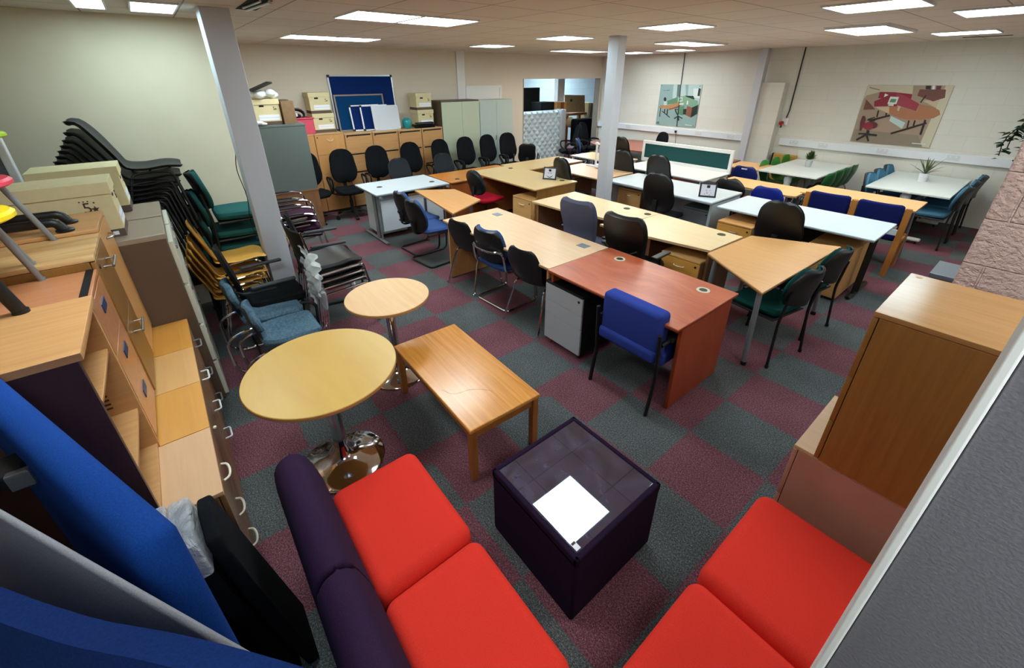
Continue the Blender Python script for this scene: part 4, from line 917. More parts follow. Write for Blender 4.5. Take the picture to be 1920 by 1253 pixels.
for i in range(4):
    conf(-4.68, -1.22-.015*i, R(-3), 'chrome-armed conference chair in the stack behind the left column, %s' % ['lowest', 'second up', 'third up with plum seat', 'topmost'][i], 'conference chairs in the stack', z=.085*i)

# ================================================================== BACK WALL
def cabinet_row(y0, y1, h, label, front, body, handle, hm, n=4):
    return pedestal('filing_cabinet', label, -7.38, -6.93, y0+.004, y1-.004, h, body, front, 'beech_y', [k/n for k in range(n+1)], '+x', handle, hm, group='wooden filing cabinets along the back wall', cat='filing cabinet', castors=False, lock=True)
cabinet_row(-.735, -.245, 1.35, 'orange beech filing cabinet half hidden behind the grey cabinet', 'oak_plain', 'oak_plain', 'cup', 'bone_handle')
cabinet_row(-.245, .25, 1.35, 'orange beech filing cabinet with cup handle, left end of the visible row', 'oak_plain', 'oak_plain', 'cup', 'bone_handle')
cabinet_row(.255, .755, 1.32, 'oak filing cabinet with dark slots under the left half of the blue boards', 'oak_front', 'oak_front', 'slot', 'black_matte')
cabinet_row(.76, 1.255, 1.315, 'oak filing cabinet with dark slots under the whiteboard', 'oak_front', 'oak_front', 'slot', 'black_matte')
cabinet_row(1.26, 1.745, 1.31, 'oak filing cabinet with dark slots right of the whiteboard', 'oak_front', 'oak_front', 'slot', 'black_matte')
cabinet_row(1.75, 2.215, 1.31, 'oak filing cabinet with dark slots, right end of the row next to the tall cupboard', 'oak_front', 'oak_front', 'slot', 'black_matte')
G = 'archive boxes on the filing cabinets'
archive_box('archive_box', 'archive box at the left of the blue boards, lower of two', -7.37, -7.07, -.175, .185, 1.352, 1.655, '+x', G)
archive_box('archive_box', 'archive box at the left of the blue boards, upper of two', -7.37, -7.07, -.185, .165, 1.657, 1.98, '+x', G)
archive_box('archive_box', 'archive box between whiteboard and tall cupboard, lower of two', -7.37, -7.05, 1.76, 2.11, 1.312, 1.63, '+x', G)
archive_box('archive_box', 'archive box between whiteboard and tall cupboard, upper of two', -7.37, -7.05, 1.75, 2.09, 1.632, 1.93, '+x', G)
def board(name, label, y0, y1, z0, z1, xb, xt, mat, fr, ft=.02, sk=0., frame=True, cat='notice board', g='boards leaning on the back wall'):
    t = thing(name, label, cat, (xb, (y0+y1)/2, z0), 0, g); h = z1-z0; ang = math.atan2(xb-xt, h)
    M = Matrix.Translation((xb, (y0+y1)/2, z0)) @ Matrix.Rotation(-ang, 4, 'Y') @ Matrix.Rotation(sk, 4, 'X')
    w = y1-y0; L = h/math.cos(ang)
    m = MB(); m.T = M; m.box((-.012, -w/2+ft*.5, ft*.5), (0, w/2-ft*.5, L-ft*.5)); obj('board_face', m, mat, t, True)
    if frame:
        m = MB(); m.T = M
        m.box((-.016, -w/2, 0), (.006, -w/2+ft, L), .002); m.box((-.016, w/2-ft, 0), (.006, w/2, L), .002); m.box((-.016, -w/2+ft, 0), (.006, w/2-ft, ft), .002); m.box((-.016, -w/2+ft, L-ft), (.006, w/2-ft, L), .002)
        obj('frame', m, fr, t, True)
        if mat == 'board_blue':
            for a_ in (-w/2, w/2-ft*1.6):
                for b2 in (0, L-ft*1.6): m = MB(); m.T = M; m.box((-.018, a_-.001, b2-.001), (.009, a_+ft*1.6+.001, b2+ft*1.6+.001), .002); obj('corner_cap', m, 'black_plastic', t, True)
    return t
board('notice_board', 'largest blue felt board with aluminium frame leaning on the back wall', .27, 1.46, 1.325, 2.245, -7.30, -7.38, 'board_blue', 'alu', .025)
board('notice_board', 'medium blue felt board with pale wooden frame in front of the largest board', .30, 1.205, 1.323, 1.93, -7.24, -7.31, 'board_blue2', 'jamb', .025)
board('notice_board', 'small blue board with white frame, left of the two small ones', .515, 1.1, 1.323, 1.755, -7.16, -7.24, 'board_blue', 'label_white', .022)
board('notice_board', 'small blue board with white frame, right of the two small ones', .69, 1.24, 1.32, 1.75, -7.12, -7.19, 'board_blue', 'label_white', .022)
t = board('whiteboard', 'plain white board leaning in front of the small blue boards', .87, 1.385, 1.317, 1.74, -7.05, -7.11, 'whiteboard', 'alu', .0, frame=False, cat='whiteboard')
m = MB()
for y_, z_ in ((.9, 1.345), (1.355, 1.345), (1.355, 1.712)): m.box((-7.063 if z_ < 1.5 else -7.108, y_-.02, z_-.012), (-7.043 if z_ < 1.5 else -7.095, y_+.02, z_+.012), .003)
obj('corner_clip', m, 'label_white', t, True)
t = thing('storage_tub', 'shiny teal round tub beside the whiteboard', 'tub', (-7.1, 1.55, 1.312))
m = MB(); m.lathe([(0, 0), (.055, 0), (.085, .05), (.09, .11), (.075, .16), (.04, .19), (0, .195)], (-7.1, 1.54, 1.312)); obj('bowl', m, 'teal', t, True)
t = thing('letter_tray_stack', 'black letter trays lying in front of the right archive boxes', 'letter tray', (-6.99, 1.85, 1.312))
for k in range(3):
    m = MB(); z = 1.313+k*.035; m.box((-7.045, 1.66+.01*k, z), (-6.935, 2.05-.01*k, z+.004)); m.box((-7.045, 1.66+.01*k, z), (-7.04, 2.05-.01*k, z+.028)); m.box((-7.045, 1.66+.01*k, z), (-6.935, 1.665+.01*k, z+.028)); m.box((-7.045, 2.045-.01*k, z), (-6.935, 2.05-.01*k, z+.028)); obj('tray', m, 'black_plastic' if k != 2 else 'grey_plastic', t, True)
def tall_cup(label, y0, y1, h, mat, side, sp):
    t = thing('tall_cupboard', label, 'cupboard', (-7.15, (y0+y1)/2, 0), 0, 'tall double-door cupboards')
    m = MB(); m.box((-7.355, y0, 0), (-6.95, y1, h), .003); obj('carcass', m, side, t, True)
    for a, b_ in ((y0+.004, sp-.002), (sp+.002, y1-.004)):
        m = MB(); m.box((-6.95, a, .05), (-6.93, b_, h-.03), .003); obj('door', m, mat, t, True)
    m = MB(); m.box((-6.931, sp-.03, .95), (-6.92, sp-.015, 1.05), .003); obj('handle', m, 'steel', t, True)
tall_cup('tall sage cream two-door cupboard with brown sides', 2.225, 3.13, 1.785, 'sage_metal', 'brown_metal', 2.70)
tall_cup('tall pale grey-green two-door cupboard left of the store room opening', 3.14, 4.03, 1.765, 'green_grey_metal', 'green_grey_metal', 3.58)
# grey metal cabinet on an oak one, left of the filing row
t = thing('metal_cabinet', 'dark grey metal cabinet standing on a wooden one beside the left column', 'cabinet', (-6.42, -.9, .62))
m = MB(); m.box((-6.65, -1.3, .622), (-6.2, -.53, 1.56), .004); obj('carcass', m, 'grey_metal', t, True)
m = MB(); m.box((-6.65, -1.302, 1.56), (-6.195, -.527, 1.59), .004); obj('lid', m, 'grey_metal', t, True)
t = thing('wooden_cabinet', 'low brown wooden cabinet under the dark grey metal cabinet', 'cabinet', (-6.42, -.9, 0))
m = MB(); m.box((-6.65, -1.3, 0), (-6.2, -.53, .6), .002); obj('carcass', m, 'ped_front', t, True)
m = MB(); m.box((-6.66, -1.31, .6), (-6.19, -.52, .62), .002); obj('top', m, 'ped_front', t, True)
archive_box('archive_box', 'archive box on the dark grey metal cabinet beside the left column', -6.60, -6.28, -1.17, -.80, 1.592, 1.93, '+x', side='cardboard')
t = thing('carton', 'plain brown carton next to the archive box on the dark grey cabinet', 'box', (-6.45, -.72, 1.592))
m = MB(); m.box((-6.62, -.79, 1.592), (-6.24, -.62, 1.9), .003); obj('carton_body', m, 'cardboard_dark', t, True)
m = MB(); m.box((-6.5, -.765, 1.903), (-6.3, -.665, 1.915)); obj('open_flap', m, 'box_base', t, True)
t = thing('plastic_bag', 'white plastic bag slumped over the archive box near the column', 'bag', (-6.33, -1.05, 1.93))
random.seed(11)
m = MB()
for k in range(6): m.ball((-6.36+random.uniform(-.08, .08), -1.08+.05*k, 1.96+random.uniform(0, .06)), .075, (1, 1, .7), 10, 8)
obj('bag_body', m, 'wrap_white', t, True)
m = MB(); m.box((-.17, -.13, -.012), (.17, .16, .012), .004, rot=Matrix.Rotation(R(22), 4, 'X')); bmesh.ops.translate(m.bm, vec=(-6.36, -1.0, 2.09), verts=m.bm.verts); tag(obj('folder', m, 'black_plastic', None, True), 'black flat folder lying on the white plastic bag', 'folder')
m = MB(); m.ball((-6.22, -1.13, 1.63), .05, (1, 1.3, .6)); m.ball((-6.21, -1.07, 1.615), .035, (1, 1.3, .6)); tag(obj('crumpled_paper', m, 'wrap_white', None, True), 'small white crumpled bag in front of the archive box by the column', 'paper')
t = thing('crate', 'pink plastic crate behind the dark grey cabinet', 'crate', (-7.1, -.42, 1.352))
m = MB()
for a in ((-7.36, -.58, -6.95, -.57), (-7.36, -.21, -6.95, -.2), (-7.36, -.58, -7.35, -.2), (-6.96, -.58, -6.95, -.2)): m.box((a[0], a[1], 1.353), (a[2], a[3], 1.60), .002)
m.box((-7.36, -.58, 1.353), (-6.95, -.2, 1.36)); obj('crate_wall', m, 'crate_pink', t, True)
m = MB()
for a in ((-7.375, -.595, -6.935, -.565), (-7.375, -.215, -6.935, -.185), (-7.375, -.595, -7.345, -.185), (-6.965, -.595, -6.935, -.185)): m.box((a[0], a[1], 1.59), (a[2], a[3], 1.61), .004)
obj('rim', m, 'crate_pink', t, True)
t = thing('cable_coil', 'black coiled cable with a white plug in the pink crate', 'cable', (-7.15, -.42, 1.5))
m = MB()
for k in range(3): m.tube([(-7.13+.02*k, -.42+.13*math.cos(q*PI/8), 1.64+.085*math.sin(q*PI/8)+.01*k) for q in range(16)], .015, closed=True)
obj('coil', m, 'black_plastic', t, True)
m = MB(); m.ball((-7.1, -.41, 1.63), .07, (.8, 1, .6)); obj('reel', m, 'black_plastic', t, True)
m = MB(); m.ball((-7.06, -.42, 1.65), .022, (1, 1, 1.5)); obj('plug', m, 'label_white', t, True)

# ================================================================== STORE ROOM beyond the opening
t = thing('mattress', 'white quilted mattress in plastic leaning in the store room opening', 'mattress', (-8.3, 5.9, 0))
b2 = bmesh.new(); ny, nz = 84, 60; g = []
for i in range(ny+1):
    row = []
    for j in range(nz+1):
        y = 4.9+2.0*i/ny; z = 1.36*j/nz; q = abs(math.sin((y*1.0+z)*PI/.2))*abs(math.sin((y*1.0-z)*PI/.2)); e = min((y-4.9), 6.9-y, z+.2, 1.36-z)
        row.append(b2.verts.new((-8.2+.075*q**.8-.06*max(0, 1-e/.05)**2, y, z)))
    g.append(row)
for i in range(ny):
    for j in range(nz): b2.faces.new((g[i][j], g[i+1][j], g[i+1][j+1], g[i][j+1]))
m = MB(); m.add(b2); m.box((-8.42, 4.9, 0), (-8.22, 6.92, 1.36), .04); obj('quilted_body', m, 'store_block_plain' if 'store_block_plain' in MATS else 'wrap_white', t, True)
m = MB(); m.box((-8.43, 6.70, .02), (-8.10, 6.94, 1.385), .05, 3); obj('plastic_sleeve', m, 'film', t, True)
m = MB(); m.box((-9.02, 5.3, 0), (-8.95, 6.66, 1.93), .01); m.box((-9.0, 5.95, 1.9), (-8.95, 6.05, 2.03), .01); m.box((-9.0, 5.4, 1.9), (-8.95, 5.5, 2.03), .01); tag(obj('dark_board', m, 'black_matte', None, True), 'tall black board at the left of the store room opening', 'board')
for k, (y0, y1, mt) in enumerate(((6.3, 6.82, 'black_matte'), (6.83, 6.95, 'ped_beech'), (6.97, 7.08, 'oak_front'), (7.1, 7.2, 'orange_panel'), (7.22, 7.32, 'oak_plain'))):
    m = MB(); m.box((-8.93, y0, 0), (-8.5, y1, 1.56-.004*k), .004); tag(obj('upright_panel', m, mt, None, True), ['black panel standing behind the mattress', 'pale wood panel right of the black panel in the store room', 'oak panel second from the black one in the store room', 'dark orange panel in the store room, left of the column', 'tan panel beside the store room column'][k], 'panel', 'panels standing in the store room')
t = thing('drawing_board', 'light wood board with a black clip on a timber stand in the store room', 'board', (-8.9, 8.0, 0))
m = MB(); m.box((-.012, -.45, 0), (.012, .43, .5), .004, rot=Matrix.Rotation(R(-8), 4, 'Y') @ Matrix.Rotation(R(-2), 4, 'X')); bmesh.ops.translate(m.bm, vec=(-8.9+.0, 8.1, 1.2), verts=m.bm.verts); obj('panel', m, 'kraft', t, True)
m = MB(); m.ball((-8.85, 7.87, 1.56), .045, (.5, 1, 1)); obj('clip', m, 'black_plastic', t, True)
for y in (7.75, 8.3): 
    m = MB(); m.box((-8.98, y, 0), (-8.9, y+.09, 1.2), .004); obj('stand_leg', m, 'pine_frame', t, True)
m = MB(); m.box((-8.98, 7.68, 1.12), (-8.8, 8.55, 1.19), .004); obj('cross_bar', m, 'pine_frame', t, True)
for k, (y0, y1, h, mt) in enumerate(((8.62, 8.7, 1.47, 'cardboard'), (8.72, 8.79, 1.46, 'jamb'), (8.81, 8.88, 1.45, 'kraft'), (8.9, 8.98, 1.4, 'kraft'), (9.0, 9.07, 1.37, 'oak_front'), (9.1, 9.14, 1.33, 'white_lam'))):
    m = MB(); m.box((-9.3, y0, 0), (-8.8, y1, h), .003); tag(obj('leaning_board', m, mt, None, True), ['cream board edge, first of the boards right of the timber stand', 'grey board edge, second of the boards right of the timber stand', 'brown board edge, third right of the timber stand', 'brown board edge, fourth right of the timber stand', 'oak board edge, fifth right of the timber stand', 'white board edge at the far right of the store room boards'][k], 'board', 'boards on edge in the store room')
m = MB(); m.ball((-8.7, 7.72, .95), .13, (1, 1, 1.2)); m.mats = []; tag(obj('canister', m, 'cardboard', None, True), 'pale drum under the light wood board in the store room', 'canister')
t = thing('armchair', 'big black armchair at the right of the store room opening', 'armchair', (-8.2, 8.0, 0))
m = MB(); m.box((-8.45, 7.45, .3), (-8.2, 8.45, 1.08), .07, 4); obj('backrest', m, 'fab_black', t, True)
m = MB(); m.box((-8.3, 7.5, .1), (-7.75, 8.4, .5), .06, 3); obj('seat', m, 'fab_black', t, True)
# ================================================================== ROUND TABLES, COFFEE TABLE, SOFAS, CUBE
def round_table(label, c, r, top, br, h=.73, th=.025, edge='tan_edge', pr=.038):
    t = thing('round_table', label, 'table', (c[0], c[1], 0), 0)
    m = MB(); m.lathe([(0, h-th), (r-.004, h-th), (r, h-th+.004), (r, h-.003), (r-.003, h), (0, h)], (c[0], c[1], 0), 96); obj('tabletop', m, top, t, True)
    m = MB(); m.lathe([(r+.0006, h-th+.004), (r+.0012, h-th+.006), (r+.0012, h-.005), (r+.0006, h-.003)], (c[0], c[1], 0), 96); obj('edge_band', m, edge, t, True)
    m = MB(); m.cyl((c[0], c[1], .05), (c[0], c[1], h-th-.01), pr, None, 32); m.cyl((c[0], c[1], h-th-.012), (c[0], c[1], h-th), .09, None, 24); obj('column', m, 'chrome', t, True)
    m = MB(); m.lathe([(0, 0), (br, 0), (br, .008), (br*.96, .016), (br*.7, .032), (br*.4, .055), (br*.24, .085), (pr+.006, .13), (pr, .14)], (c[0], c[1], 0), 72); obj('trumpet_base', m, 'chrome', t, True)
    return t
round_table('large round table with yellow birch top and mirror chrome base', (-1.255, -1.93), .405, 'birch_top', .25)
round_table('smaller round beech table on a chrome column behind the big yellow one', (-1.845, -1.28), .306, 'beech_table', .21, pr=.036)
cx, cy, w, d, a = -1.108, -1.121, 1.052, .514, R(-1.5)
t = thing('coffee_table', 'long low oak coffee table with a shiny worn top', 'coffee table', (cx, cy, 0), a)
m = MB(); m.box((-w/2, -d/2, .392), (w/2, d/2, .42), .006, 3); obj('tabletop', m, 'coffee_oak', t)
m = MB()
for y in (-d/2+.02, d/2-.04): m.box((-w/2+.05, y, .33), (w/2-.05, y+.02, .392))
for x in (-w/2+.02, w/2-.04): m.box((x, -d/2+.05, .33), (x+.02, d/2-.05, .392))
obj('apron', m, 'coffee_leg', t)
for x in (-w/2+.005, w/2-.05):
    for y in (-d/2+.005, d/2-.05):
        m = MB(); m.box((x, y, 0), (x+.045, y+.045, .392), .006); obj('leg', m, 'coffee_leg', t)
m = MB(); m.tube(smooth_path([(.12, -.21, .4199), (.2, -.17, .4199), (.23, -.06, .4199), (.3, .02, .4199), (.33, .03, .4199)], 4), .0009, seg=6); obj('scratch', m, 'coffee_leg', t)
# cube table
t = thing('cube_table', 'dark purple upholstered cube table with dusty black glass top', 'table', (-.005, -1.165, 0))
m = MB(); m.box((-.292, -1.458, .01), (.283, -.876, .432), .016, 3)
obj('upholstered_body', m, 'cube_fabric', t, True)
m = MB()
for q in ((-.292, -1.458, .283, -1.432), (-.292, -.902, .283, -.876), (-.292, -1.458, -.266, -.876), (.257, -1.458, .283, -.876)): m.box((q[0], q[1], .40), (q[2], q[3], .45), .008, 3)
obj('padded_rim', m, 'cube_fabric', t, True)
m = MB(); m.box((-.266, -1.432, .43), (.257, -.902, .446), .002); obj('glass_top', m, 'dusty_glass', t, True)
m = MB(); m.box((.262-.05, -1.425, .4465), (.262-.012, -1.40, .4475)); k = obj('sticker', m, 'label_white', t, True)
m = MB(); m.box((.214, -1.422, .4475), (.224, -1.403, .448)); obj('sticker_print', m, 'print_brown', k, True)
# sofas
def seat_unit(label, x0, x1, y0, y1, back, g):
    t = thing('sofa_module', label, 'sofa module', ((x0+x1)/2, (y0+y1)/2, 0), 0, g); e = .003
    yb = y0+.185 if back else y0
    m = MB(); m.box((x0+.02, y0+.02, .0), (x1-.02, y1-.03, .2), .01); obj('plinth', m, 'fab_purple', t, True)
    m = MB(); m.box((x0+e, yb-.01 if back else y0+e, .14), (x1-e, y1, .424), .055, 6); obj('seat', m, 'fab_red', t, True)
    if back:
        m = MB(); prof = [(y0-.005, .12), (y0-.012, .5), (y0+.0, .68), (y0+.03, .735), (y0+.075, .745), (y0+.115, .72), (y0+.15, .62), (y0+.18, .44), (y0+.18, .12)]
        m.prism(smoothed(prof), x0+e, x1-e, .016, 'x'); obj('backrest', m, 'fab_purple', t, True)
    return t
def smoothed(p):
    q = smooth_path([(0, a, b_) for a, b_ in p], 3); return [(v.y, v.z) for v in q]
g1 = 'red and purple sofa modules'
seat_unit('red sofa module with purple back, far end of the left sofa', -.70, -.097, -2.305, -1.69, True, g1)
seat_unit('red sofa module with purple back, near end of the left sofa', -.093, .51, -2.305, -1.69, True, g1)
seat_unit('backless red seat module at the right, touching the cabinets', .59, 1.2, -1.10, -.495, False, 'backless red seat modules')
seat_unit('backless red seat module at the right, cut by the bottom edge', .59, 1.2, -1.708, -1.104, False, 'backless red seat modules')
# right foreground cabinets
t = pedestal('drawer_cabinet', 'brown oak drawer cabinet stacked on a lower one in front of the pink block wall', .705, 1.33, -.39, .155, .755, 'oak_side', 'oak_side', 'oak_top_gloss', [0, .30, .62, 1], '-x', None, z0=.652, castors=False, lock=False, plinth=.0, cat='cabinet')
m = MB(); m.cyl((.74, .12, .652+.755), (.74, .12, .652+.7556), .012, None, 16); obj('screw_cover', m, 'oak_front', t, True)
pedestal('low_cabinet', 'low cabinet with pinkish side and pale top under the brown oak drawers', .625, 1.33, -.372, .165, .65, 'pink_board', 'pink_board', 'ped_pale', [0, .5, 1], '-x', None, castors=False, lock=False, cat='cabinet', plinth=.02)
# right foreground grey screen
t = thing('office_screen', 'large grey screen with pale frame filling the lower right corner', 'screen', (1.4, -1.84, 0))
m = MB(); m.box((.9605, -1.86, .03), (1.95, -1.838, 2.22), .002); obj('fabric_panel', m, 'panel_grey', t, True)
m = MB(); m.box((.952, -1.866, .0), (.9595, -1.82, 2.235), .002, 3); m.box((1.95, -1.866, 0), (1.97, -1.82, 2.235), .004, 3); m.box((.9595, -1.866, 2.22), (1.95, -1.82, 2.235), .003, 3); obj('frame', m, 'white_paint', t, True)

# ================================================================== DESKS
def dk(*a, **k): return desk('office_desk', *a, **k)
dk('white desk with grey cantilever legs and two black cable holes, nearest the filing cabinets', rect(-5.59, -4.76, -.15, 1.02), top='white_lam', edge='grey_lam', legkind='cant', legmat='silver_paint', legs=[(-5.5, -.1, -4.7, -.1), (-5.5, .98, -4.7, .98)], modesty=(-4.9, -.06, -4.885, .95, .14, .6), mmat='white_lam', grom=[(-5.2, .08), (-5.02, .86)])
pedestal('desk_pedestal', 'white pedestal under the left end of the white desk by the filing cabinets', -5.5, -5.05, -.05, .38, .66, 'white_lam', 'white_lam', 'white_lam', [0, .5, 1], '-y', None, castors=True, lock=False)
dk('glossy orange oak desk beyond the white desk', rect(-5.51, -4.77, 1.06, 2.49), top='orange_oak', edge='orange_panel', legmat='orange_panel', legs=[(-5.49, 1.07, -4.79, 1.095), (-5.49, 2.45, -4.79, 2.475)], modesty=(-4.82, 1.1, -4.8, 2.45, .08, .70), mmat='orange_panel', grom=[(-4.93, 1.27)])
dk('yellowish maple desk with a framed picture standing on it', rect(-5.18, -3.5, 1.665, 2.53), z=.762, top='maple_yellow', edge='tan_edge', legmat='oak_dark_side', legs=[(-5.15, 1.9, -5.125, 2.5), (-3.53, 1.72, -3.508, 2.5)], modesty=(-5.1, 2.46, -3.56, 2.48, .2, .73), mmat='oak_dark_side', grom=[(-4.95, 2.38), (-3.68, 2.38)])
dk('pale maple desk running toward the store room opening', rect(-5.46, -4.77, 2.545, 4.03), z=.73, top='maple_yellow', edge='tan_edge', legmat='oak_dark_side', legs=[(-5.44, 2.6, -4.79, 2.625), (-5.44, 3.97, -4.79, 3.995)], modesty=(-4.82, 2.63, -4.8, 3.97, .2, .70), mmat='oak_dark_side')
dk('beech desk behind the middle column carrying the white display stand', rect(-4.61, -3.45, 3.01, 3.85), top='beech', edge='beech_edge', legmat='silver_paint', legkind='sqpost', legs=[(-4.55, 3.8), (-3.5, 3.8), (-3.5, 3.06)], modesty=(-4.55, 3.7, -3.5, 3.72, .35, .70), mmat='beech')
pedestal('desk_pedestal', 'oak pedestal under the left end of the desk with the white display stand', -4.58, -4.12, 3.05, 3.6, .64, 'ped_front', 'ped_beech', 'ped_beech', [0, .5, 1], '-y', 'bow', 'steel')
dk('pale beech desk with a white leg in front of the mahogany meeting table', rect(-5.38, -4.2, 4.32, 5.0), top='maple_yellow', edge='white_lam', legmat='white_metal', legkind='sqpost', legs=[(-4.24, 4.36), (-5.33, 4.36), (-4.24, 4.95), (-5.33, 4.95)])
dk('small angled beech table near the two blue-seated chairs', [(-4.70, .40), (-3.345, .215), (-3.66, .84), (-4.38, .88)], top='beech_warm', edge='tan_edge', legmat='steel', legkind='post', legs=[(-4.5, .45, -4.5, .45), (-3.5, .32, -3.5, .32), (-3.72, .72, -3.72, .72), (-4.3, .78, -4.3, .78)])
dk('long pale beech desk with two silver power modules, behind three chairs', rect(-3.205, -1.436, -.007, .775), top='beech', edge='beech_edge', legmat='beech_warm', legs=[(-3.17, .03, -3.145, .72), (-1.5, .03, -1.475, .72)], modesty=(-3.14, .6, -1.5, .62, .25, .70), mmat='beech_warm', grom=[(-2.97, .6), (-1.62, .62)], gkind='module')
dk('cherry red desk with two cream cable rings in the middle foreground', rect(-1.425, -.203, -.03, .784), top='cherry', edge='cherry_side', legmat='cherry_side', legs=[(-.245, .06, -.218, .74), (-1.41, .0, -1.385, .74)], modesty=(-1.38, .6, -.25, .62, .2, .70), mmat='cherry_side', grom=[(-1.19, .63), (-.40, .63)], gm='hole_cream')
dk('pale wave-front desk behind the grey high-backed chair, left of the two joined', [(-3.16, 1.312), (-2.62, 1.34), (-2.18, 1.45), (-1.985, 1.475), (-1.79, 1.40), (-1.775, 2.12), (-3.165, 2.12)], top='beech_pale', edge='beech_edge', legmat='ped_front', legs=[(-3.12, 1.37, -3.095, 2.08), (-1.84, 1.5, -1.815, 2.08)], modesty=(-3.09, 2.0, -1.84, 2.02, .2, .70), mmat='ped_front', grom=[(-2.155, 1.99)])
dk('pale wave-front desk behind the black leather chair, right of the two joined', [(-1.965, 1.265), (-1.79, 1.24), (-1.34, 1.345), (-1.04, 1.40), (-.785, 1.45), (-.77, 2.065), (-1.772, 2.12), (-1.768, 1.46), (-1.90, 1.40)], top='beech_pale', edge='beech_edge', legmat='ped_front', legs=[(-.83, 1.5, -.805, 2.0)], modesty=(-1.74, 1.95, -.85, 1.97, .2, .70), mmat='ped_front', grom=[(-1.85, 1.985), (-.94, 1.96)])
dk('angled beech meeting-end table with grey pole legs, two green chairs beside it', [(-.767, 1.372), (-.096, .93), (-.048, 2.51), (-.733, 2.17)], top='beech_warm', edge='tan_edge', legmat='silver_paint', legkind='post', legs=[(-.145, 1.03, -.125, 1.045, .021), (-.70, 1.42, -.72, 1.40, .021), (-.69, 2.12, -.69, 2.12, .021), (-.10, 2.42, -.07, 2.445, .021)])
for q in ((-.125, 1.045), (-.07, 2.445)):
    m = MB(); m.cyl((q[0], q[1], 0), (q[0], q[1], .035), .024, None, 14); obj('leg_cap', m, 'black_plastic', [o for o in bpy.data.objects if o.get('label', '').startswith('angled beech meeting')][0], True)
dk('light grey desk with grey panel ends and a framed picture on it', rect(-3.36, -1.62, 3.03, 3.87), z=.735, th=.035, top='white_lam', edge='grey_lam', legmat='grey_lam', legs=[(-3.33, 3.08, -3.3, 3.84), (-1.66, 3.08, -1.625, 3.84)], modesty=(-3.3, 3.7, -1.66, 3.72, .25, .70), mmat='grey_lam')
dk('long white desk on dark legs beyond the angled beech table', rect(-1.505, .105, 2.955, 3.785), z=.73, top='white_lam', edge='white_edge', legmat='dark_steel', legs=[('cant', .045, 3.72, .045, 3.08), ('cant', -1.44, 3.72, -1.44, 3.08)], modesty=(-1.4, 3.6, .0, 3.62, .35, .70), mmat='dark_steel')
# bench desk with teal screen
dk('white bench desk below the teal screen', rect(-3.97, -2.365, 4.165, 5.02), top='white_lam_warm', edge='white_edge', legmat='white_metal', legkind='sqpost', legs=[(-2.41, 4.21), (-3.92, 4.21), (-2.41, 4.95), (-3.92, 4.95)])
dk('reddish brown desk mostly hidden behind the teal screen', rect(-3.9, -2.86, 5.8, 6.45), top='mahogany', edge='mahogany', legmat='mahogany', legs=[(-3.88, 5.85, -3.85, 6.4), (-2.91, 5.85, -2.88, 6.4)])
t = thing('desk_screen', 'teal fabric desk screen in a white frame', 'desk screen', (-3.25, 5.05, .72))
m = MB(); m.box((-4.09, 5.03, .78), (-2.42, 5.055, 1.045)); obj('fabric_panel', m, 'fab_teal_screen', t, True)
m = MB()
for q in ((-4.135, .71, -4.085, 1.095), (-2.425, .71, -2.375, 1.095), (-4.085, 1.04, -2.425, 1.095), (-4.085, .71, -2.425, .785)): m.box((q[0], 5.02, q[1]), (q[2], 5.068, q[3]), .004)
obj('frame', m, 'white_metal', t, True)
dk('small beech table behind the blue plastic chair, beside the steel column', rect(-2.78, -2.2, 5.68, 6.36), top='beech_table', edge='beech_edge', legmat='white_metal', legkind='post', legs=[(-2.25, 5.73, -2.22, 5.7, .014), (-2.72, 5.73, -2.74, 5.7, .014), (-2.25, 6.3, -2.25, 6.3, .014)], cat='table')
dk('narrow beech table behind the dark and royal blue chairs', [(-2.24, 4.30), (-1.18, 4.20), (-1.075, 4.24), (-1.09, 4.83), (-2.22, 4.86)], top='beech_table', edge='tan_edge', legmat='silver_paint', legkind='post', legs=[(-1.2, 4.3, -1.2, 4.25, .014), (-1.2, 4.75, -1.2, 4.8, .014), (-2.15, 4.75, -2.15, 4.8, .014), (-2.15, 4.4, -2.15, 4.35, .014)], cat='table')
dk('beech table with grey slanted legs behind the two navy chairs', rect(-1.115, .125, 4.50, 5.145), z=.745, top='beech_table', edge='tan_edge', legmat='silver_paint', legkind='post', legs=[(.06, 4.72, .075, 4.56, .018), (.06, 4.9, .075, 5.08, .018), (-1.05, 4.7, -1.06, 4.55, .018), (-1.05, 4.95, -1.06, 5.1, .018)], cat='table')
def flip_table(label, x0, x1, y0, y1):
    t = thing('flip_top_table', label, 'table', ((x0+x1)/2, (y0+y1)/2, 0), 0, 'white tables by the right wall'); cx = (x0+x1)/2
    m = MB(); m.box((x0, y0, .708), (x1, y1, .733), .004); obj('tabletop', m, 'white_lam_warm', t, True)
    for y in (y0+.14, y1-.35):
        m = MB(); m.cyl((cx, y, .07), (cx, y, .70), .05, None, 20); m.cyl((cx, y, .58), (cx, y, .66), .06, None, 20); obj('column', m, 'white_metal', t, True)
        m = MB(); m.box((x0+.12, y-.04, .045), (x1-.12, y+.04, .085), .015); obj('foot', m, 'white_metal', t, True)
        for x in (x0+.16, x1-.16):
            m = MB(); m.cyl((x-.012, y, .023), (x+.012, y, .023), .023, None, 12); obj('castor', m, 'black_plastic', t, True)
    m = MB(); m.box((cx-.02, y0+.35, .62), (cx+.02, y1-.35, .67), .004); obj('beam', m, 'white_metal', t, True)
flip_table('white table with the small bushy plant, between green chairs', -2.2, -1.31, 5.71, 7.42)
flip_table('white table with the spiky plant, between blue chairs', -.665, .26, 5.70, 7.42)
t = thing('meeting_table', 'big mahogany rounded meeting table in the far corner', 'table', (-5.3, 6.55, 0))
m = MB(); pts = []
for k in range(64):
    a = 2*PI*k/64; c, s = math.cos(a), math.sin(a); pts.append((-5.3+1.3*math.copysign(abs(c)**.8, c), 6.6+.78*math.copysign(abs(s)**.8, s)))
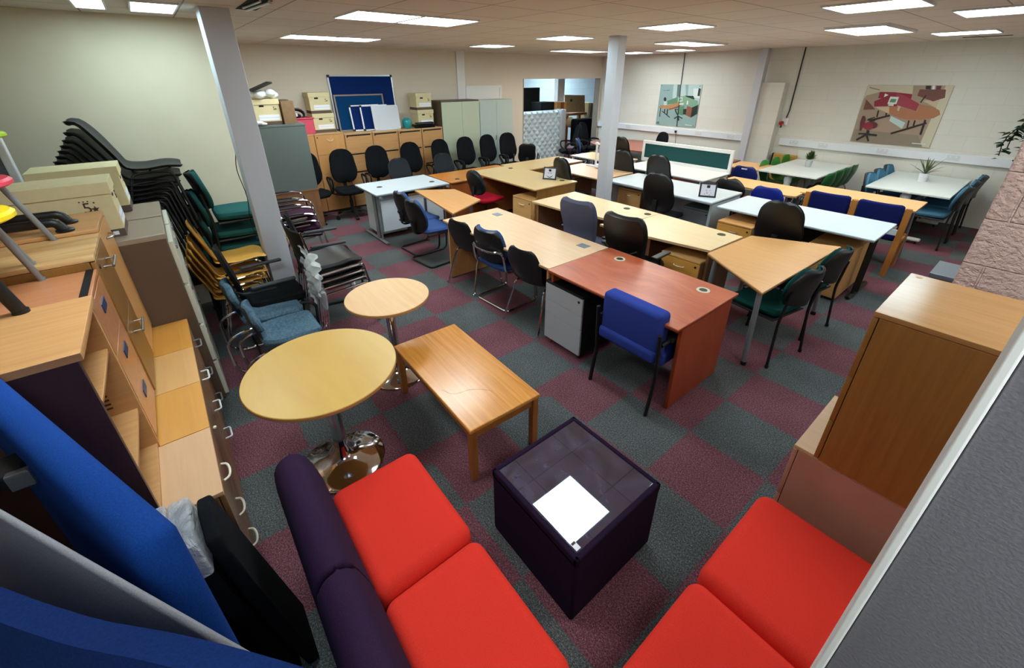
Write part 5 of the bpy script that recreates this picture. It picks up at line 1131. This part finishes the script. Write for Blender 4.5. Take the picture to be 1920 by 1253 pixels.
m.prism(pts, .705, .73, .003); obj('tabletop', m, 'mahogany', t, True)
for x in (-5.9, -4.7):
    m = MB(); m.box((x-.02, 6.3, 0), (x+.02, 6.9, .705), .003); obj('panel_leg', m, 'mahogany', t, True)
# pedestals under desks
pedestal('mobile_pedestal', 'pedestal with grey-white drawers and black sides beside the royal blue armchair', -1.462, -1.03, -.012, .54, .62, 'black_plastic', 'ped_white', 'black_plastic', [0, .47, .71, 1], '-y', None)
pedestal('mobile_pedestal', 'pale oak pedestal under the maple desk, with a pale curved handle', -3.97, -3.55, 1.64, 2.15, .60, 'ped_beech', 'ped_beech', 'ped_beech', [0, .5, 1], '-y', 'bow')
pedestal('mobile_pedestal', 'warm beech pedestal behind the cherry red desk', -1.25, -.83, 1.40, 1.93, .60, 'ped_front', 'ped_orange', 'ped_beech', [0, .5, 1], '-y', 'bow')
pedestal('mobile_pedestal', 'oak pedestal at the left end under the light grey desk, right of the middle column', -3.3, -2.86, 3.29, 3.66, .60, 'ped_front', 'ped_beech', 'ped_beech', [0, .5, 1], '-y', 'bow', 'steel')
pedestal('mobile_pedestal', 'grey metal pedestal at the right end under the light grey desk', -2.08, -1.68, 3.16, 3.66, .58, 'grey_ped', 'grey_ped', 'grey_metal', [0, .5, 1], '-y', None, castors=False)
pedestal('mobile_pedestal', 'reddish oak pedestal under the left end of the long white desk', -1.395, -.99, 2.82, 3.55, .60, 'ped_front', 'ped_orange', 'oak_plain', [0, .5, 1], '-y', 'bow', 'steel')
pedestal('mobile_pedestal', 'pale oak pedestal at the right end of the long white desk, side in full view', -.44, -.03, 2.91, 3.68, .545, 'ped_beech', 'ped_beech', 'ped_beech', [0, .5, .75, 1], '-y', None, castors=False)
t = thing('metal_box', 'grey lidded metal box on the carpet beside the pink wall', 'box', (.78, 3.5, 0))
m = MB(); m.box((.56, 3.28, 0), (1.0, 3.75, .41), .003); obj('body', m, 'grey_ped', t, True)
m = MB(); m.box((.553, 3.273, .41), (1.007, 3.757, .45), .004); obj('lid', m, 'silver_port', t, True)
t = thing('folded_board', 'ochre board with dark edge leaning by the steel column', 'board', (-2.45, 7.38, 0))
m = MB(); m.box((-2.63, 7.33, .1), (-2.2, 7.40, .80), .02, 3); obj('board', m, 'ochre', t, True)
m = MB(); m.box((-2.655, 7.325, .08), (-2.63, 7.405, .80), .005); obj('edge_strip', m, 'black_plastic', t, True)

# ================================================================== CHAIRS
E_, W_, N_, S_ = R(-90), R(90), 0., R(180)
gb = 'black operator chairs along the back wall'
opc = op_chair()
opc(-6.52, -.52, E_, 'black operator chair mostly hidden behind the dark grey cabinet', gb)
opc(-6.45, .03, R(-96), 'black operator chair with loop arms, first full one left of the white desk', gb)
opc(-6.45, .66, R(-92), 'black operator chair, second from the left in front of the filing cabinets', gb)
opc(-6.47, 1.34, R(-90), 'black operator chair, third from the left in front of the filing cabinets', gb)
opc(-6.47, 2.0, R(-84), 'black operator chair in front of the last filing cabinet', gb)
opc(-6.46, 2.56, R(-90), 'black operator chair in front of the sage cupboard, left of its pair', gb)
opc(-6.47, 3.14, R(-86), 'black operator chair in front of the gap between the two tall cupboards', gb)
opc(-6.46, 3.64, R(-95), 'black operator chair in front of the grey-green cupboard, right end of the row', gb)
sq = op_chair(bw=.42, bh=.42, topw=.36, zb=.52, fab='fab_charcoal', arms=None)
sq(-5.93, .84, E_, 'low charcoal chair back showing behind the white desk', 'low charcoal chairs')
sq(-5.9, 1.70, E_, 'low charcoal chair back showing behind the orange oak desk', 'low charcoal chairs')
slab_back = op_chair(bw=.38, bh=.42, topw=.40, zb=.52, fab='black_matte', arms='loop')
slab_back(-6.24, 3.84, R(55), 'black square-backed chair with a slot, left edge of the store room opening')
red = op_chair(fab='fab_charcoal', seatfab='fab_seatred', bw=.40, bh=.37, topw=.28, zb=.56, arms=None, shellback=True)
red(-4.50, 1.52, R(4), 'small task chair with a bright red seat')
blk2 = op_chair(bw=.46, bh=.54, topw=.36, zb=.53, arms=None, shellback=True, fab='fab_black')
blk2(-3.80, 2.74, R(-10), 'black operator chair left of the middle column, in front of the display stand desk')
gm_ = 'black operator chairs at the desks right of the column'
blk2(-3.68, 4.06, 0, 'black operator chair at the left of the teal screen desk', gm_)
blk2(-3.02, 4.12, 0, 'black operator chair at the middle of the teal screen desk', gm_)
blk2(-2.22, 2.90, R(4), 'large black operator chair at the light grey desk', gm_)
blk2(-.62, 2.66, R(4), 'black operator chair at the long white desk', gm_)
high_chair('high_back_chair', 'fab_slate')(-2.06, 1.22, R(4), 'slate grey high-backed office chair behind the long pale desk')
high_chair('high_back_chair', 'leather', None, True)(-1.40, 1.16, R(3), 'black leather high-backed chair with a curved band across its back')
ct = Proto(cant_task)
ct(-4.26, .22, R(4), 'black-backed cantilever chair with blue seat, the farther of two by the small angled table', 'blue-seated cantilever chairs')
ct(-3.80, .16, R(6), 'black-backed cantilever chair with blue seat, the nearer of two by the small angled table', 'blue-seated cantilever chairs')
pc = poly_chair('black_plastic', 'chrome', slot=False)
pc(-2.85, .19, R(6), 'black plastic shell chair at the left end of the long pale beech desk', 'black shell chairs at the long pale desk')
pc(-1.78, .19, R(5), 'black plastic shell chair beside the grey-white pedestal', 'black shell chairs at the long pale desk')
t = band_chair(); t.location = (-2.31, .2, 0); t.rotation_euler = (0, 0, R(4)); t['label'] = 'blue-rimmed chair with a chrome band between the two black shell chairs'
t = blue_arm(); t.location = (-.545, .22, 0); t.rotation_euler = (0, 0, R(0)); t['label'] = 'royal blue square armchair at the cherry red desk'
gr = stacking('fab_darkgreen', name='upholstered_chair')
gr(-.205, 1.43, R(80), 'dark green upholstered chair at the angled beech table, the nearer of two', 'dark green chairs at the angled table')
gr(-.20, 2.09, R(82), 'dark green upholstered chair at the angled beech table, the farther of two', 'dark green chairs at the angled table')
bl = stacking('fab_cyan', name='upholstered_chair', bmat='grey_plastic')
for x, y, rz, lb in ((-.45, 6.03, R(-92), 'bright blue upholstered chair left of the spiky plant table, nearest of three'), (-.45, 6.52, E_, 'bright blue upholstered chair left of the spiky plant table, middle of three'), (-.45, 7.06, E_, 'bright blue upholstered chair left of the spiky plant table, farthest of three'),
                     (.09, 5.98, R(88), 'bright blue upholstered chair right of the spiky plant table, nearest of three'), (.10, 6.53, W_, 'bright blue upholstered chair right of the spiky plant table, middle of three'), (.11, 7.08, W_, 'bright blue upholstered chair right of the spiky plant table, farthest of three')):
    bl(x, y, rz, lb, 'bright blue chairs at the white table')
gp = poly_chair('plastic_dgreen', 'silver_paint', slot=False)
for i, (y, q) in enumerate(((5.86, 'nearest'), (6.25, 'second nearest'), (6.62, 'third nearest'), (7.0, 'farthest'))):
    gp(-1.38, y, R(84+i*2), 'dark green plastic chair right of the bushy plant table, %s of four' % q, 'green plastic chairs right of the white table')
gl = poly_chair('plastic_green', 'silver_paint', slot=False)
for i, (y, q) in enumerate(((6.2, 'nearest'), (6.68, 'middle'), (7.15, 'farthest'))):
    gl(-2.1, y, R(-90), 'light green plastic chair left of the bushy plant table, %s of three' % q, 'green plastic chairs left of the white table')
wc = Proto(wood_arm_chair)
wc(-.67, 4.41, 0, 'navy chair with light timber frame at the beech table, left of the pair', 'navy timber-framed chairs')
wc(-.145, 4.38, 0, 'navy chair with light timber frame at the beech table, right of the pair', 'navy timber-framed chairs')
p2 = poly_chair('plastic_blue2', 'silver_paint', slot=False)
p2(-1.385, 4.32, 0, 'glossy royal blue plastic chair in front of the narrow beech table')
p3 = poly_chair('plastic_blue', 'silver_paint')
p3(-2.29, 5.60, 0, 'dark blue plastic chair with a slot in its back, at the small beech table')
sqb = stacking('fab_charcoal', name='upholstered_chair')
sqb(-1.88, 4.30, R(-4), 'charcoal low-backed chair at the left of the narrow beech table')
opc(-7.0, 5.95, R(150), 'black operator chair with loop arms in front of the mattress', 'black chairs around the meeting table')
opc(-7.05, 6.75, R(-80), 'black operator chair at the far left end of the mahogany table', 'black chairs around the meeting table')
blk2(-4.86, 5.5, 0, 'black operator chair at the mahogany table, just right of the middle column', 'black chairs around the meeting table')
opc(-5.0, 6.75, R(165), 'black round-backed chair showing above the teal screen', 'black chairs around the meeting table', scale=.93)
bs = stacking('fab_blue', name='upholstered_chair')
bs(-6.22, 5.83, R(-48), 'blue chair seen edge-on at the left of the mahogany table', 'blue chairs around the mahogany table')
bs(-6.42, 7.0, R(-100), 'blue chair behind the mahogany table, left of the middle column', 'blue chairs around the mahogany table')

# ================================================================== SMALL THINGS
def plant(name, label, x, y, z, potm, r0, r1, h, kind):
    t = thing(name, label, 'plant', (x, y, z)); m = MB(); m.lathe([(0, 0), (r0, 0), (r1, h), (r1-.005, h), (r1-.008, h-.012), (0, h-.012)], (x, y, z), 32); obj('pot', m, potm, t, True)
    b2 = bmesh.new(); random.seed(5)
    def leaf(p, d, L, w, droop, seg=5):
        p = Vector(p); d = Vector(d).normalized(); s = d.cross(Vector((0, 0, 1)));
        if s.length < .01: s = Vector((1, 0, 0))
        s.normalize(); rows = []
        for k in range(seg+1):
            q = k/seg; c = p+d*L*q+Vector((0, 0, -droop*q*q)); ww = w*math.sin(PI*min(.98, .12+q*.86)); rows.append((b2.verts.new(c-s*ww), b2.verts.new(c+s*ww)))
        for A, B in zip(rows, rows[1:]): b2.faces.new((A[0], A[1], B[1], B[0]))
    if kind == 'spiky':
        for k in range(34):
            a = random.uniform(0, 2*PI); e = random.uniform(.35, 1.35); leaf((x, y, z+h-.01), (math.cos(a)*math.cos(e), math.sin(a)*math.cos(e), math.sin(e)), random.uniform(.2, .36), .010, random.uniform(.01, .07))
    else:
        for k in range(260):
            a = random.uniform(0, 2*PI); e = random.uniform(.2, 1.5); rr = random.uniform(.3, 1)*.15
            leaf((x+math.cos(a)*rr*.5*math.cos(e), y+math.sin(a)*rr*.5*math.cos(e), z+h+rr*.9*math.sin(e)), (math.cos(a)*math.cos(e), math.sin(a)*math.cos(e), math.sin(e)+.2), .065, .008, .01, 3)
    m = MB(); m.bm = b2; obj('foliage', m, {'spiky': 'leaf_spiky', 'bushy': 'leaf_bright'}[kind], t, True)
plant('potted_plant', 'small bushy plant in a grey metal pot on the left white table', -1.76, 6.64, .733, 'alu', .045, .058, .11, 'bushy')
plant('potted_plant', 'spiky-leaved plant in a white pot on the right white table', -.21, 6.72, .733, 'label_white', .052, .062, .12, 'spiky')
# trailing ivy from a pot fixed high behind the pink wall
t = thing('trailing_plant', 'dark trailing ivy hanging beside the pink block wall', 'plant', (.92, 1.05, 2.2))
m = MB(); m.lathe([(0, 0), (.07, 0), (.1, .13), (.092, .13), (.085, .115), (0, .115)], (.93, 1.08, 2.2), 28); m.tube([(.93, 1.08, 2.31), (.93, 1.08, H)], .003); obj('hanging_pot', m, 'white_metal', t, True)
b2 = bmesh.new(); bs_ = MB(); random.seed(21)
for k in range(15):
    x0, y0 = .93+random.uniform(-.06, .1), 1.03+random.uniform(-.08, .12); L = random.uniform(.25, .52); pts = []
    for j in range(9): pts.append((x0-.12*min(1, j/8*1.3)-.01*math.sin(j+k), y0+.01*math.cos(j*1.3+k), 2.31+.02*math.sin(j)-L*j/8))
    bs_.tube(pts, .0025, seg=5)
    for j in range(1, 9):
        for s_ in (-1, 1, -1, 1):
            a = random.uniform(0, 2*PI); p = Vector(pts[j])+Vector((0, 0, random.uniform(-.02, .02))); d = Vector((math.cos(a), math.sin(a), random.uniform(-.8, .1))).normalized(); s2 = d.cross(Vector((0, 0, 1))).normalized(); l_ = random.uniform(.03, .048)
            q = [p, p+d*l_*.4+s2*l_*.34, p+d*l_, p+d*l_*.4-s2*l_*.34]; vv = [b2.verts.new(c) for c in q]; vm = b2.verts.new(p+d*l_*.45+Vector((0, 0, .006)))
            for i in range(4): b2.faces.new((vv[i], vv[(i+1) % 4], vm))
obj('stem', bs_, 'stem', t, True); m = MB(); m.bm = b2; obj('foliage', m, 'leaf', t, True)
def photo_frame(label, x, y, z, rz, w=.215, h=.19, style=0):
    t = thing('picture_frame', label, 'picture frame', (x, y, z), rz); M = Matrix.Rotation(R(-20), 4, 'X'); b_ = .021
    m = MB(); m.T = M
    for q in ((-w/2, 0, w/2, b_), (-w/2, h-b_, w/2, h), (-w/2, 0, -w/2+b_, h), (w/2-b_, 0, w/2, h)): m.box((q[0], -.008, q[1]), (q[2], .008, q[3]), .002)
    obj('frame', m, 'black_plastic', t)
    m = MB(); m.T = M; m.box((-w/2+b_, -.003, b_), (w/2-b_, .004, h-b_)); obj('picture', m, 'paper', t)
    m = MB(); m.T = M
    if style == 0: L_ = [((-.05, .06), (0, .035)), ((0, .035), (.05, .06)), ((-.03, .045), (.03, .025)), ((-.04, .1), (-.01, .1)), ((.0, .1), (.035, .1)), ((-.02, .025), (.04, .05))]
    else: L_ = [((-.045, .04), (-.03, .04)), ((-.01, .07), (-.005, .045)), ((.02, .09), (.03, .09)), ((.035, .06), (.045, .06)), ((-.03, .09), (-.01, .09)), ((.02, .035), (.035, .03))]
    for a_, b2 in L_: m.prism(stroke(a_, b2, .006), -.0042, -.003, 0, 'y')
    obj('printed_marks', m, 'print_brown', t)
    m = MB(); m.tube([(0, .03, h*.8), (0, .075, .002)], .006, seg=6, flat=(.02, .002)); obj('easel_leg', m, 'black_plastic', t)
photo_frame('small black picture frame on the yellowish maple desk', -3.85, 2.27, .763, R(30))
photo_frame('small black picture frame on the light grey desk', -1.80, 3.24, .736, R(30), style=1)
t = thing('display_stand', 'white U-shaped display stand on the desk left of the middle column', 'stand', (-4.0, 3.7, .73))
m = MB(); m.box((-4.40, 3.72, .731), (-3.85, 3.82, .745), .004); obj('base', m, 'white_metal', t, True)
m = MB()
for x in (-4.2, -3.86): m.box((x-.016, 3.735, .745), (x+.016, 3.765, 1.13), .005)
m.cyl((-4.24, 3.75, 1.13), (-3.83, 3.75, 1.13), .018, None, 14); m.ball((-4.2, 3.75, 1.14), .028); obj('upright', m, 'white_metal', t, True)
m = MB(); m.lathe([(0, 0), (.07, 0), (.075, .02), (.06, .055), (0, .062)], (-4.08, 3.70, .745), 28); tag(obj('cable_puck', m, 'label_white', None, True), 'white round puck at the foot of the white display stand', 'puck')
m = MB()
for k in range(4): m.prism([(-.012+.1*math.cos(k), .01*k), (.0+.1*math.cos(k), .012+.01*k), (.003+.1*math.cos(k), .002+.01*k)], 0, .001)

# ================================================================== CAMERA, VIEW
cam = bpy.data.cameras.new('camera'); co = bpy.data.objects.new('camera', cam); COL.objects.link(co); SC.camera = co
yaw, pitch, roll = 2.4666, .4499, -.0036
f = Vector((math.cos(pitch)*math.cos(yaw), math.cos(pitch)*math.sin(yaw), -math.sin(pitch))); r = Vector((math.sin(yaw), -math.cos(yaw), 0)); u = r.cross(f)
r2 = r*math.cos(roll)+u*math.sin(roll); u2 = -r*math.sin(roll)+u*math.cos(roll)
M = Matrix((r2, u2, -f)).transposed().to_4x4(); M.translation = Vector((.9249, -2.2995, 2.1981)); co.matrix_world = M
cam.sensor_fit = 'HORIZONTAL'; cam.sensor_width = 36; cam.lens = 790.76/1920*36; cam.shift_y = (526.72-626.5)/1920; cam.clip_start = .02; cam.clip_end = 60
w = bpy.data.worlds.new('world'); SC.world = w; w.use_nodes = True; w.node_tree.nodes['Background'].inputs[0].default_value = (0, 0, 0, 1)
SC.view_settings.view_transform = 'Standard'; SC.view_settings.look = 'None'; SC.view_settings.exposure = .95; SC.view_settings.gamma = 1; SC.view_settings.use_curve_mapping = False
SC.cycles.use_denoising = True; SC.cycles.max_bounces = 8; SC.cycles.diffuse_bounces = 5; SC.cycles.glossy_bounces = 4; SC.cycles.transparent_max_bounces = 8; SC.cycles.sample_clamp_indirect = 8.
SC.cycles.use_adaptive_sampling = True
